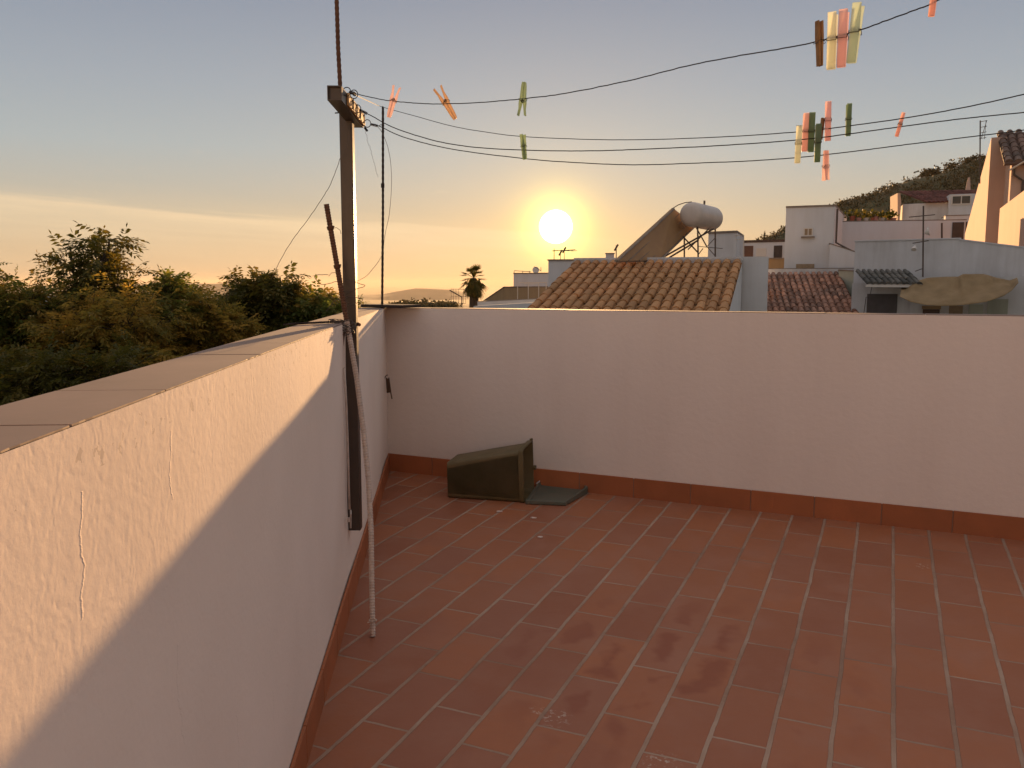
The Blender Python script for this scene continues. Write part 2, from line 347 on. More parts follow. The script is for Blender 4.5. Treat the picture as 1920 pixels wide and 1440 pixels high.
# with local x = -d1, local y = rot90 -> points to the terrace side? resolve by sign
ly = V((-math.sin(A1), math.cos(A1), 0)); inner = 1 if ly.x > 0 else -1
LEN1 = 9.6
def grid_wall(L, zb, inner, th, seg, amp, name, m, root, x0=0):
    """a wall body whose inner face is hand-made: slightly uneven"""
    nx, nz = seg
    mb = MB(); vs = []
    for i in range(nx+1):
        for j in range(nz+1):
            x = x0+(L-x0)*i/nx; z = zb+(-.0025-zb)*j/nz
            w = amp*(math.sin(x*3.1+1.7*z)+.6*math.sin(x*7.3+z*5+1)+.5*math.sin(z*9+x*2))
            e = min(1, (x-x0)*4+.0); w = (w-abs(amp)*1.2)*e*min(1, max(0, -z-.0025)/.08)
            vs.append((x, inner*w, z))
    fs = [(i*(nz+1)+j, (i+1)*(nz+1)+j, (i+1)*(nz+1)+j+1, i*(nz+1)+j+1) for i in range(nx) for j in range(nz)]
    mb.add(vs, fs)
    n = len(mb.v); yb = -inner*th
    mb.add([(x0, yb, zb), (L, yb, zb), (L, yb, -.0025), (x0, yb, -.0025)], [(0, 1, 2, 3)])
    mb.add([(x0, 0, -.0025), (L, -inner*amp*2, -.0025), (L, yb, -.0025), (x0, yb, -.0025)], [(0, 1, 2, 3)])
    mb.add([(L, 0, zb), (L, yb, zb), (L, yb, -.0025), (L, 0, -.0025)], [(0, 1, 2, 3)])
    mb.add([(x0, 0, zb), (x0, yb, zb), (x0, yb, -.0025), (x0, 0, -.0025)], [(0, 1, 2, 3)])
    o = mb.build(name, m, root, smooth=False)
    o.data.polygons.foreach_set('use_smooth', [True]*(nx*nz)+[False]*4); return o
grid_wall(LEN1, -8.4, inner, TH-.012, (160, 40), .0022, 'wall_body', M['plaster'], lw)
def coping(root, x0, x1, ya, yb, cuts, m):
    xs = [x0]+[c for c in cuts if x0 < c < x1]+[x1]
    for a, b in zip(xs, xs[1:]):
        mb = MB(); dz = random.uniform(-.0006, .0006); t = random.uniform(-.0006, .0006)
        n = max(2, int((b-a)/.016)); top = []; bot = []; sg = 1 if yb > ya else -1
        for q in range(n+1):
            x = a+.0022+(b-a-.0044)*q/n; e = -abs(random.gauss(0, .0004))-(.0015 if random.random() < .012 else 0)
            top.append((x, yb+sg*e, dz+t*q/n)); bot.append((x, yb+sg*e*.6, -.0022))
        top += [(b-.0022, ya, dz+t), (a+.0022, ya, dz)]; bot += [(b-.0022, ya, -.0025), (a+.0022, ya, -.0025)]; N_ = n+3
        mb.add(top+bot, [tuple(range(N_)), tuple(range(N_, 2*N_))[::-1]]+[(q, (q+1) % N_, (q+1) % N_+N_, q+N_) for q in range(N_)])
        mb.build('coping_slab', m, root)
jl = []
for px, py in ((133, 796), (318, 730), (497, 664), (553, 643)):      # joints seen in the photograph
    a, b = (px-960)/F, -(py-720)/F; c, s = math.cos(PT), math.sin(PT)
    rz = s+b*c; k = (ZT-CZ)/rz; p = V((a*k, (c-b*s)*k, 0)); jl.append((p-V((CX, CY, 0))).dot(-d1))
step = abs(jl[0]-jl[1]); jl = sorted(jl)
cuts = [.35, .8]+jl+[max(jl)+step*k for k in range(1, 16)]
coping(lw, -.02, LEN1, -inner*(TH), -inner*.0005, cuts, M['coping'])
skirting(lw, .0, 8.9, .0978, lambda x: floor_z((V((CX, CY, 0))-d1*x).x, (V((CX, CY, 0))-d1*x).y)-ZT, inner)

# far wall
fw_ = empty('parapet_wall', (CX, CY, ZT), 'white parapet wall across the far end of the terrace, in shade below the sun', 'wall', 'white parapet walls of the terrace', A2)
ly2 = V((-math.sin(A2), math.cos(A2), 0)); inner2 = -1 if ly2.y > 0 else 1
grid_wall(6.5, -8.4, inner2, TH-.012, (110, 20), .0016, 'wall_body', M['far_plaster'], fw_)
coping(fw_, .0, 6.5, -inner2*TH, -inner2*.0005, [.28, .62, 1.05, 1.47, 1.88, 2.29, 2.70, 3.1, 3.5, 3.9, 4.3, 4.7, 5.1, 5.5], M['coping'])
skirting(fw_, .0, 6.4, .0978, lambda x: floor_z(W2(x, 0).x, W2(x, 0).y)-ZT, inner2)
# right-hand wall of the terrace (outside the frame)
rw = empty('parapet_wall', tuple(W2(6.4, -.01))[:2]+(ZT,), 'white parapet wall closing the terrace on the right', 'wall', 'white parapet walls of the terrace', A2)
b_ = MB(); b_.box((0, -7.6, -8.4), (.13, -.0, -.0025)); b_.build('wall_body', M['far_plaster'], rw)
b_ = MB(); b_.box((-.01, -7.6, -.0055), (.14, -.0, 0)); b_.build('coping_slab', M['coping'], rw, bevel=.002)

# ------------------------------------------------------------------ the clothes-line post
PX, PY = -.556, 3.0
zb = P(666, 992, PY).z; ztp = P(650, 196, 3.0).z
post = empty('clothesline_post', (PX, PY, zb), 'brown square steel post fixed to the left parapet with a crossbar on top', 'post')
b_ = MB(); b_.box((PX-.0215, PY-.021, zb), (PX+.0215, PY+.021, ztp)); sub(b_, 'pole', M['steel'], post, bevel=.003)
ba, bb = P(627, 174, 2.62), P(670, 228, 3.12); bd = (bb-ba).normalized(); bz = V((0, 0, 1)); bx = bd.cross(bz).normalized()
rot = Matrix((bx, bd, bz)).transposed().to_4x4(); rot.translation = ba
L = (bb-ba).length
b_ = MB(); w = .021
for a, b in (((-w, 0, -w), (-w+.003, L, w)), ((w-.003, 0, -w), (w, L, w)), ((-w+.003, 0, w-.003), (w-.003, L, w)), ((-w+.003, 0, -w), (w-.003, L, -w+.003))): b_.box(a, b, rot)
b_.box((-w+.0035, .012, -w+.0035), (w-.0035, .015, w-.0035), rot)
sub(b_, 'crossbar', M['steel'], post)
b_ = MB(); b_.box((w+.0005, .10, -w+.003), (w+.007, L-.005, w-.001), rot); sub(b_, 'batten', M['brass'], post, bevel=.001)
for yy in (.17, .26, .34, .44):
    b_ = MB(); b_.torus(rot @ V((w+.010, yy, -.001)), rot.to_3x3() @ V((1, .25, 0)), .0155, .0014, 18, 6); sub(b_, 'ring', M['dark'], post, smooth=True)
b_ = MB(); b_.tube([rot @ V((w+.004, L+.0, -.02)), rot @ V((w+.012, L+.01, -.03))], .004, 6); sub(b_, 'screw', M['dark'], post)
b_ = MB(); b_.tube([P(628, 212, 2.98), P(640, 211, 2.98)], .0022, 6); sub(b_, 'bolt', M['dark'], post)

def rebar(name, label, pts, r, m, parts=None, pitch=.012, group=None):
    root = empty(name, pts[0], label, 'rebar', group)
    def seg(pp, mm, nm):
        # resample and rib
        out = []; rs = []
        tot = 0
        for a, b in zip(pp, pp[1:]):
            n = max(2, int((b-a).length/(pitch/2)))
            for k in range(n):
                out.append(a.lerp(b, k/n)); rs.append(r*(1.13 if len(out) % 2 else .93))
        out.append(pp[-1]); rs.append(r)
        b_ = MB(); b_.tube(out, rs, 8); return sub(b_, nm, mm, root, smooth=False)
    if parts:
        for pp, mm, nm in parts: seg(pp, mm, nm)
    else: seg(pts, m, 'bar')
    return root
rebar('steel_rod', 'ribbed dark steel rod rising from the crossbar of the brown post out of the picture', [P(638, 166, 2.70), P(634, 90, 2.70), P(631, -6, 2.70), P(629, -160, 2.70)], .0062, M['rust'], pitch=.016)
rt_ = rebar('steel_rod', 'thin straight dark rod standing upright in the corner of the two parapets', [P(716.5, 579, 4.74), P(718, 400, 4.73), P(718, 201, 4.72)], .0062, M['dark'], pitch=.03)
b_ = MB(); b_.tube([P(717.6, 352, 4.72), P(717.6, 344, 4.72)], .0095, 8); sub(b_, 'collar', M['dark'], rt_)
b_ = MB(); b_.torus(P(718, 202, 4.72), (1, 0, 0), .008, .002, 12, 5); sub(b_, 'wire_eye', M['dark'], rt_)
# leaning bar: rusty above, white paint below
up = [P(612, 383, 2.93), P(620, 430, 2.93), P(634, 510, 2.93), P(646, 580, 2.925), P(650, 600, 2.92)]
dn = [P(650, 600, 2.92), P(657, 640, 2.915), P(669, 710, 2.90), P(682, 810, 2.86), P(691, 900, 2.81), P(696, 1000, 2.75), P(697, 1090, 2.71), P(699, 1193, 2.665)]
lb = rebar('leaning_bar', 'long bent bar, rusty above and painted pale below, leaning on the left parapet', [dn[-1]], .0085, None,
      parts=[(up, M['rust'], 'rusty_end'), (dn, M['paintbar'], 'painted_length')], pitch=.009)
for q, rr in ((up[1], .012), (up[2].lerp(up[1], .1), .013)):
    b_ = MB()
    for k in range(3): b_.torus(q+V((0, 0, .004*k)), (up[0]-up[-1]), .0095+.001*k, .0022, 12, 5)
    if q == up[1]: b_.tube([up[1]+V((.008, 0, .004)), up[1]+V((.022, -.01, .005)), up[1]+V((.034, -.01, -.004)), up[1]+V((.036, -.01, -.016))], .0009, 5)
    else: b_.tube([up[2]+V((.008, 0, .0)), up[2]+V((-.02, -.01, -.003)), up[2]+V((-.03, -.01, -.014))], .0009, 5)
    sub(b_, 'wire_tie', M['rust'], lb)
b_ = MB(); q = P(699, 1163, 2.67)
b_.torus(q, (0, .1, 1), .0115, .0022, 14, 6); b_.torus(q+V((.006, -.008, .004)), (.5, .8, .3), .006, .0016, 12, 5); b_.tube([q+V((-.008, -.01, -.002)), q+V((-.016, -.012, -.003))], .0018, 5)
sub(b_, 'knot', M['paintbar'], lb, smooth=True)
# conduit and bracket beside the post
cd = empty('cable_conduit', P(650, 980, 2.96), 'thin pale conduit running down the wall beside the brown post', 'conduit')
b_ = MB()
def onwall(px, py, off=.006):
    a, b = (px-960)/F, -(py-720)/F; c, s = math.cos(PT), math.sin(PT)
    S = V((a, c-b*s, s+b*c)); n = V((d1.y, -d1.x, 0)); t = n.dot(V((CX, CY, 0)))/n.dot(V((S.x, S.y, 0)))
    return S*t+V((0, 0, CZ))+n*off
b_.tube([onwall(642, 690), onwall(646, 760), onwall(649, 850), onwall(652, 955)], .004, 8); sub(b_, 'tube', M['conduit'], cd, smooth=True)
b_ = MB(); b_.tube([onwall(652, 957, .01), onwall(650, 964, .014), onwall(652, 990, .01)], .003, 6); b_.box(onwall(650, 975)-V((.004, .006, .006)), onwall(650, 975)+V((.004, .006, .008))); sub(b_, 'bracket', M['conduit'], cd)

# tangle of tie wire where the bar crosses the coping
def squig(pts, r, n=40, amp=.0, seed=0):
    rr = random.Random(seed); pts = [V(p) for p in pts]; out = []
    m = len(pts)
    for i in range(m-1):
        p0, p1, p2, p3 = pts[max(i-1, 0)], pts[i], pts[i+1], pts[min(i+2, m-1)]
        k = max(3, n//(m-1))
        for j in range(k):
            t = j/k
            q = .5*((2*p1)+(p2-p0)*t+(2*p0-5*p1+4*p2-p3)*t*t+(3*p1-p0-3*p2+p3)*t**3)
            out.append(q+V((rr.uniform(-amp, amp), rr.uniform(-amp, amp), rr.uniform(-amp, amp))))
    out.append(pts[-1]); return out
tg = empty('wire_tangle', P(640, 610, 2.9), 'tangle of tie wire and pale cord scraps wound round the post at coping height', 'wire')
b_ = MB(); rr = random.Random(3)
cen = P(642, 616, 2.94)
for k in range(15):
    pts = []
    for j in range(7):
        w = j*1.25+k
        pts.append(cen+V((math.cos(w)*rr.uniform(.02, .05), math.sin(w)*.03-.01, rr.uniform(-.022, .03))))
    b_.tube(squig(pts, 0, 36, .0012, k), .0011, 4)
for loopp in ([(616, 515), (590, 517), (603, 533), (633, 527)], [(640, 523), (672, 531), (684, 536), (664, 543), (645, 547)], [(642, 560), (660, 556), (680, 563), (658, 571), (640, 572)],
              [(655, 548), (645, 552), (640, 556), (646, 560)], [(612, 583), (632, 562), (655, 568)]):
    b_.tube(squig([P(x, y, 2.95) for x, y in loopp], 0, 24, .0008, len(loopp)), .0010, 4)
sub(b_, 'tie_wire', M['wirelight'], tg)
b_ = MB()
for k in range(16):
    a = cen+V((rr.uniform(-.045, -.005), rr.uniform(-.045, -.015), rr.uniform(-.05, .02))); b = a+V((rr.uniform(-.03, .01), rr.uniform(-.008, .008), rr.uniform(-.035, .02)))
    b_.tube([a, a.lerp(b, .5)+V((.004, 0, .004)), b], rr.uniform(.0018, .004), 5)
sub(b_, 'cord_scrap', mat('pale_cord', (.62, .48, .36), .8, (.4, .28, .2), 60), tg)
b_ = MB(); b_.tube([P(641, 622, 2.92), P(640, 652, 2.93)], [.011, .008], 8); sub(b_, 'clamp', M['rust'], tg)
b_ = MB(); b_.tube([P(668, 606, 3.02), P(674, 609, 3.0)], [.007, .006], 8); sub(b_, 'bolt_end', M['rust'], tg)
b_ = MB()
for k in range(3):
    b_.tube(squig([V((p.x, p.y, ZT+.003+.002*k)) for p in (P(560+k*4, 608, 2.75)+V((-.05, 0, 0)), P(590, 606, 2.86), P(625, 604+k, 2.93), P(645, 606, 2.95))], 0, 20, .0004, k), .0016, 5)
sub(b_, 'coping_wire', M['dark'], tg)

# loose slab lying across the corner
sb = MB(); p0, p1 = P(681, 577, 4.80), P(759, 577, 4.62)
dd = (p1-p0); dd.z = 0; L = dd.length; dd.normalize(); nn = V((-dd.y, dd.x, 0))
z0 = ZT+.0035
for q in [0]: sb.prism([p0-nn*.02, p0+dd*L-nn*.02, p0+dd*L+nn*.13, p0+nn*.13], z0, z0+.015)
o = sb.build('loose_slab', M['dark'], bevel=.0015); tag(o, 'flat dark slab lying loose on the corner where the two parapets meet', 'slab')
# broken bracket in the corner and the old stain strip above it
bk = empty('wall_bracket', P(728, 725, 4.7), 'small broken brown bracket hanging in the corner between the white walls', 'bracket')
b_ = MB(); b_.extr([P(723, 708, 4.66), P(728, 711, 4.66), P(731, 736, 4.65), P(725, 737, 4.65)], (0, .012, 0)); b_.tube([P(729, 708, 4.65), P(733, 738, 4.63), P(735, 748, 4.63)], .0035, 6)
sub(b_, 'flap', mat('old_leather', (.085, .045, .025), .8), bk)
b_ = MB(); b_.tube(squig([P(716, 703, 4.7), P(718, 712, 4.68), P(715, 724, 4.7), P(722, 707, 4.68), P(727, 703, 4.66)], 0, 30, .001, 2), .0024, 5); sub(b_, 'hook', M['rust'], bk)
b_ = MB(); b_.tube([P(717.5, 598, 4.77), P(717, 640, 4.77), P(718, 700, 4.765)], [.005, .008, .004], 6)
o = b_.build('corner_pipe', mat('old_pipe', (.30, .22, .18), .9, (.50, .42, .37), 30)); tag(o, 'stub of old pipe set in the plaster of the wall corner, over the broken bracket', 'pipe')

# ------------------------------------------------------------------ clothes lines
def plan_line(start, Ys, pxe, Ye, pts):
    """a wire whose plan is the straight line start -> end; heights follow the surveyed pixels"""
    a = P(start[0], start[1], Ys); e = P(pxe, 250, Ye); out = []
    for px, py in pts:
        # intersect the pixel ray with the vertical plane through a-e
        A, B = (px-960)/F, -(py-720)/F; c, s = math.cos(PT), math.sin(PT); S = V((A, c-B*s, s+B*c))
        n = V((e.y-a.y, -(e.x-a.x), 0)); t = n.dot(V((a.x, a.y, 0)))/n.dot(V((S.x, S.y, 0)))
        out.append(S*t+V((0, 0, CZ)))
    return out
LN = {
 1: ([(655, 173), (690, 181), (724, 188), (775, 193), (820, 195), (900, 192), (983, 185), (1060, 175), (1180, 151), (1300, 121), (1400, 102), (1500, 85), (1600, 60), (1680, 32), (1740, 10), (1850, -32)], 2.66, 1580, 1.62),
 3: ([(676, 207), (700, 219), (740, 240), (820, 265), (900, 277), (1000, 282), (1100, 283), (1200, 280), (1350, 273), (1500, 262), (1600, 250), (1700, 236), (1810, 222), (1920, 211), (2060, 198)], 2.9, 1550, 2.42),
 4: ([(695, 233), (712, 237), (760, 258), (850, 280), (990, 298), (1100, 306), (1200, 309), (1300, 306), (1400, 302), (1500, 295), (1600, 284), (1700, 271), (1800, 259), (1920, 244), (2060, 226)], 3.05, 1550, 2.62),
}
WIRES = {}
FAR_ENDS = {}
def clothes_line(k, pts, label, knot):
    root = empty('clothes_line', pts[0], label, 'clothes line', 'wire clothes lines strung from the post')
    # beyond the frame the wire runs straight on to the second post
    pts = list(pts); dr = (pts[-1]-pts[-2]); dr.z *= .6; dr.normalize(); L_ = {1: 1.5, 2: 1.2, 3: 1.2, 4: 1.2}[k]
    pts += [pts[-1]+dr*L_*t for t in (.33, .66, 1)]; FAR_ENDS[k] = pts[-1]; WIRES[k] = pts
    b_ = MB(); b_.tube(squig(pts, 0, 170, .0005 if k == 1 else .0003, k), .00125 if k == 1 else .0015, 5, c=None); sub(b_, 'wire', M['wire'], root)
    b_ = MB(); q = pts[0]; t = (pts[1]-pts[0]).normalized()
    for j in range(5): b_.torus(q+t*(.004+.005*j), t, .004, .0013, 8, 4)
    b_.torus(q-t*.013, V((.25, 1, .1)), .0125, .0014, 18, 6)
    if knot: b_.tube([q+t*.03, q+t*.036+V((.003, 0, .006)), q+t*.05+V((0, 0, .004))], .0012, 4)
    sub(b_, 'hook', M['dark'], root)
for k, lab in ((1, 'highest clothes line, wavy thin wire rising steeply to the right with four pegs bunched together'),
               (3, 'third clothes line from the top, tied to the ring at the middle of the crossbar'),
               (4, 'lowest clothes line, sagging deepest and tied to the far end of the crossbar')):
    pp, Ys, pe, Ye = LN[k]; pts = plan_line(pp[0], Ys, pe, Ye, pp); clothes_line(k, pts, lab, k == 4)
tip = P(718, 201, 4.72)
l2 = [(718, 203), (780, 218), (850, 237), (920, 249), (980, 256), (1090, 261), (1200, 262), (1350, 257), (1500, 247), (1600, 235), (1700, 221), (1810, 201), (1920, 177), (2060, 144)]
pts2 = plan_line((718, 201), 4.72, 1550, 2.5, l2); pts2[0] = tip
clothes_line(2, [P(664, 177, 2.72), P(690, 189, 3.7)]+pts2, 'second clothes line from the top, propped on the thin corner rod', True)

e1_, e4_ = FAR_ENDS[1], FAR_ENDS[4]; pc = (e1_+e4_)/2; zl = min(e.z for e in FAR_ENDS.values())
p2 = empty('clothesline_post', (pc.x, pc.y, floor_z(pc.x, pc.y)), 'second steel post that takes the other ends of the clothes lines, beside the camera', 'post')
b_ = MB(); b_.box((pc.x-.022, pc.y-.022, floor_z(pc.x, pc.y)), (pc.x+.022, pc.y+.022, pc.z-.02)); sub(b_, 'pole', M['steel'], p2, bevel=.003)
b_ = MB(); b_.tube([e1_, FAR_ENDS[2], FAR_ENDS[3], e4_], .016, 8); sub(b_, 'crossbar', M['steel'], p2)
# pegs
def pegmat(name, c):
    g = sum(x**.5 for x in c)/3; c = tuple((.62*x**.5+.38*g)**2 for x in c)
    m = mat(name, tuple(x**.5*.97 for x in c), .3, transl=.55, spec=.5); N = m.node_tree; o = [x for x in N.nodes if x.type == 'OUTPUT_MATERIAL'][0]
    src = o.inputs[0].links[0].from_socket; tr_ = N.nodes.new('ShaderNodeBsdfTransparent'); tr_.inputs[0].default_value = (*[x**.25 for x in c], 1)
    mx = N.nodes.new('ShaderNodeMixShader'); mx.inputs[0].default_value = .40; N.links.new(src, mx.inputs[1]); N.links.new(tr_.outputs[0], mx.inputs[2]); N.links.new(mx.outputs[0], o.inputs[0]); return m
PM = {'pink': pegmat('pink_plastic', (.80, .33, .27)), 'rose': pegmat('rose_plastic', (.72, .30, .32)), 'amber': pegmat('amber_plastic', (.55, .19, .03)), 'wood': mat('peg_wood', (.22, .12, .055), .8, (.30, .17, .08), 40, transl=.1),
      'green': pegmat('green_plastic', (.14, .27, .07)), 'dark': pegmat('dark_green_plastic', (.07, .17, .045)), 'lime': pegmat('pale_green_plastic', (.62, .66, .40)), 'mint': pegmat('mint_plastic', (.38, .55, .34)), 'coral': pegmat('coral_plastic', (.82, .28, .20))}
def peg(kind, line, ptop, pbot, spin, flip, label, style='plastic'):
    # the wire point nearest to the peg's middle in the picture gives the distance
    mx, my = (ptop[0]+pbot[0])/2, (ptop[1]+pbot[1])/2
    w = WIRES[line]; best = None
    for a, b in zip(w, w[1:]):
        for q in range(11):
            p = a.lerp(b, q/10); d = p-V((0, 0, CZ)); dep = d.y*math.cos(PT)+d.z*math.sin(PT)
            sx = 960+F*d.x/dep
            if best is None or abs(sx-mx) < best[0]: best = (abs(sx-mx), p)
    Y = best[1].y
    a, b = P(*ptop, Y), P(*pbot, Y); c = (a+b)/2; Lg = (a-b).length
    zax = (a-b).normalized()*(-1 if flip else 1)
    yax = V((0, 1, 0)); xax = yax.cross(zax).normalized(); yax = zax.cross(xax).normalized()
    m = Matrix((xax, yax, zax)).transposed().to_4x4() @ Matrix.Rotation(R(spin), 4, 'Z'); m.translation = c
    root = bpy.data.objects.new('clothes_peg', None); col.objects.link(root); root.matrix_world = m; root.empty_display_size = .05
    tag(root, label, 'clothes peg', 'clothes pegs left on the lines')
    Wd = (.155 if style != 'wood' else .13)*Lg
    for s in (-1, 1):
        if style == 'wood': prof = [(.012, -.5), (.055, -.5), (.068, -.1), (.090, .12), (.082, .5), (.045, .5), (.012, .10), (.018, .03), (.010, -.05)]
        else: prof = [(.012, -.5), (.060, -.5), (.085, -.38), (.095, -.22), (.105, -.02), (.125, .02), (.135, .12), (.125, .30), (.165, .5), (.120, .5), (.085, .33), (.040, .15), (.012, .05), (.022, -.02), (.010, -.10), (.022, -.2), (.010, -.28)]
        b_ = MB(); k = .88 if style == 'wood' else .8
        b_.extr([(s*x*Lg*k, -Wd/2, z*Lg) for x, z in prof], (0, Wd, 0))
        o = b_.build('half', PM[kind], root, bevel=.0008)
    b_ = MB()
    for q in range(4): b_.torus((0, (-.5+q/3)*Wd*.8, .07*Lg), (0, 1, 0), .0032, .0006, 12, 5)
    for s in (-1, 1):
        for y in (-Wd*.56, Wd*.56):
            b_.tube([(0, y, .075*Lg), (s*.09*Lg, y, .04*Lg), (s*.105*Lg, y, .0)], .0006, 4)
        b_.tube([(s*.106*Lg, -Wd*.56, 0), (s*.106*Lg, Wd*.56, 0)], .0006, 4)
    b_.build('spring', M['dark'], root)
PEGS = [
 ('pink', 1, (744, 162), (729, 220), 25, 0, 'pink peg nearest the brown post on the highest line'),
 ('amber', 1, (820, 164), (854, 223), 10, 0, 'amber peg hanging aslant between the pink and the green peg of the highest line'),
 ('green', 1, (983, 154), (978, 217), 20, 1, 'green peg with its prongs down, alone on the middle of the highest line'),
 ('wood', 1, (1536, 39), (1537, 124), 20, 0, 'brown wooden peg left of the pale green one in the top bunch', 'wood'),
 ('lime', 1, (1562, 25), (1558, 130), 62, 0, 'pale green peg between the wooden and the pink peg of the top bunch'),
 ('rose', 1, (1583, 20), (1577, 126), 62, 0, 'pink peg in the middle of the top bunch, between two pale green ones'),
 ('mint', 1, (1610, 8), (1596, 118), 55, 0, 'pale mint green tilted peg at the right end of the top bunch'),
 ('coral', 1, (1756, -45), (1746, 31), 60, 0, 'coral pink peg cut by the top edge of the picture'),
 ('green', 3, (980, 252), (984, 299), 55, 0, 'short green wedge-like peg on the third line, below the green peg of the highest line'),
 ('lime', 3, (1499, 236), (1495, 306), 70, 0, 'pale greenish peg at the left end of the lower bunch'),
 ('pink', 2, (1512, 213), (1508, 284), 75, 0, 'pink peg behind the pale greenish one in the lower bunch'),
 ('dark', 2, (1523, 212), (1520, 285), 75, 0, 'tall dark green peg right of the pink one in the lower bunch'),
 ('dark', 3, (1535, 233), (1532, 304), 75, 0, 'dark green peg hanging lowest in the lower bunch'),
 ('wood', 2, (1543, 221), (1539, 262), 40, 0, 'small brown wooden peg half hidden behind the dark green ones', 'wood'),
 ('rose', 2, (1553, 191), (1552, 264), 72, 0, 'rose pink peg at the right end of the lower bunch'),
 ('dark', 2, (1592, 195), (1590, 255), 78, 0, 'dark green peg standing alone just right of the lower bunch'),
 ('coral', 3, (1694, 212), (1681, 256), 70, 0, 'tilted coral peg farthest right on the third line'),
 ('pink', 4, (1549, 282), (1548, 338), 75, 1, 'pink peg alone on the lowest line, under the bunch')]
for a in PEGS: peg(*a)

def loose_wire(label, pts, r, m=None, amp=.001, seed=1, n=60):
    b_ = MB(); b_.tube(squig(pts, 0, n, amp, seed), r, 5); o = b_.build('loose_wire', m or M['wirelight'], None); tag(o, label, 'wire', 'loose ends of wire')
loose_wire('loose wire sweeping down from the post to the left, across the sky to the tree', [P(655, 236, 2.97), P(652, 270, 2.95), P(637, 300, 2.95), P(620, 345, 2.95), P(600, 378, 3.0), P(577, 412, 3.05), P(545, 455, 3.1), P(525, 490, 3.15), P(508, 525, 3.2)], .0010)
loose_wire('loose wire bowing from the lowest ring past the corner rod and back to the post', [P(704, 233, 3.05), P(716, 248, 3.05), P(727, 275, 3.05), P(733, 310, 3.05), P(734, 350, 3.05), P(730, 400, 3.05), P(722, 440, 3.05), P(716, 478, 3.05), P(700, 503, 3.05), P(685, 519, 3.04), P(668, 528, 3.03)], .0008, amp=.0004)
loose_wire('short crinkled strand hanging from the far end of the crossbar', [P(684, 240, 3.12), P(689, 262, 3.12), P(696, 285, 3.12), P(703, 312, 3.12), P(708, 332, 3.12)], .0005, amp=.0022, seed=5)

# ------------------------------------------------------------------ the plastic bin on its side
def fp(px, py, dz=0):
    a, b = (px-960)/F, -(py-720)/F; c, s = math.cos(PT), math.sin(PT); S = V((a, c-b*s, s+b*c))
    k = (-1.05-.00458*CX-.0359*CY)/(S.z-.00458*S.x-.0359*S.y)
    q = S*k+V((0, 0, CZ)); q.z += dz; return q
M['bin'] = mat('bin_plastic', (.105, .080, .032), .55, (.15, .105, .05), 9, .0004, 120, spec=.35)
M['lid'] = mat('lid_plastic', (.085, .100, .075), .5, (.13, .115, .085), 12, .0004, 120, spec=.35)
bn = empty('plastic_bin', fp(900, 936), 'dark olive plastic bin lying on its side, its lid flopped open on the tiles', 'bin')
fl_, fr_ = fp(840, 934), fp(978, 943)       # near lower edge
ax = (fr_-fl_); ax.z = 0; AL = ax.length; ax.normalize(); ay = V((-ax.y, ax.x, 0)); az = V((0, 0, 1))
def binp(x, y, z): return fl_+ax*x+ay*y+az*(z+.0359*(ax.y*x+ay.y*y))
def quadring(x, hy, z0, z1, lean=0, r=.018, y0=0):
    out = []
    for cy, cz, a0 in ((hy-r, z0+r, -90), (hy-r, z1-r, 0), (r, z1-r, 90), (r, z0+r, 180)):
        for k in range(4):
            w = R(a0+k*30); out.append(binp(x+lean*((cz+r*math.sin(w))), y0+cy+r*math.cos(w), cz+r*math.sin(w)))
    return out
h0 = .180; h1 = .262; dpt = .20
rings = [quadring(.012, dpt*.96, .004, h0-.012, -.03, .02), quadring(.0, dpt, .0, h0, -.03), quadring(AL*.5, dpt*1.04, .0, (h0+h1)/2, -.03), quadring(AL*.975, dpt*1.08, 0, h1-.004, -.03),
         quadring(AL*.976, dpt*1.08+.012, -.0, h1+.006, -.03, y0=-.006), quadring(AL*1.04, dpt*1.08+.014, 0, h1+.010, -.03, y0=-.007), quadring(AL*1.04, dpt*1.08, .006, h1+.002, -.03, .014), quadring(AL*.97, dpt*1.06, .006, h1-.010, -.03, .014), quadring(AL*.5, dpt*1.02, .005, (h0+h1)/2-.006, -.03), quadring(.012, dpt*.97, .006, h0-.008, -.03)]
b_ = MB(); n = 16; vs = [p for r in rings for p in r]
fs = [(i*n+k, i*n+(k+1) % n, (i+1)*n+(k+1) % n, (i+1)*n+k) for i in range(len(rings)-1) for k in range(n)]
fs += [tuple(range(n))[::-1], tuple(range((len(rings)-1)*n, len(rings)*n))]
b_.add(vs, fs); o = sub(b_, 'body', M['bin'], bn, smooth=True)
o.modifiers.new('es', 'EDGE_SPLIT').split_angle = R(32)
b_ = MB(); b_.tube([binp(AL*1.045, dpt*1.0, h1*.50), binp(AL*1.045+.012, dpt*1.0, h1*.5)], .012, 8); sub(b_, 'latch', M['bin'], bn)
b_ = MB(); b_.tube([binp(AL*.99, dpt*.98, h1+.012), binp(AL*1.03, dpt*1.0, h1+.016)], .006, 6); sub(b_, 'rim_lug', M['bin'], bn)
# lid
ld = [fp(985, 946), fp(1060, 949), fp(1102, 926), fp(1096, 912), fp(1010, 912)]
b_ = MB(); nn = len(ld); cenl = sum(ld, V())/nn
b_.add([p+V((0, 0, .002)) for p in ld]+[p+V((0, 0, z)) for p, z in zip(ld, (.022, .020, .036, .036, .024))]+[cenl.lerp(p, .90)+V((0, 0, z)) for p, z in zip(ld, (.022, .020, .036, .036, .024))]+[cenl.lerp(p, .88)+V((0, 0, .012)) for p in ld],
       [tuple(range(nn))[::-1]]+[(i+nn*k, (i+1) % nn+nn*k, (i+1) % nn+nn*(k+1), i+nn*(k+1)) for k in range(3) for i in range(nn)]+[tuple(range(3*nn, 4*nn))])
sub(b_, 'lid', M['lid'], bn, bevel=.003)
b_ = MB(); b_.tube([fp(1006, 917, .028), fp(1014, 912, .034)], .004, 6); sub(b_, 'hinge', M['conduit'], bn)
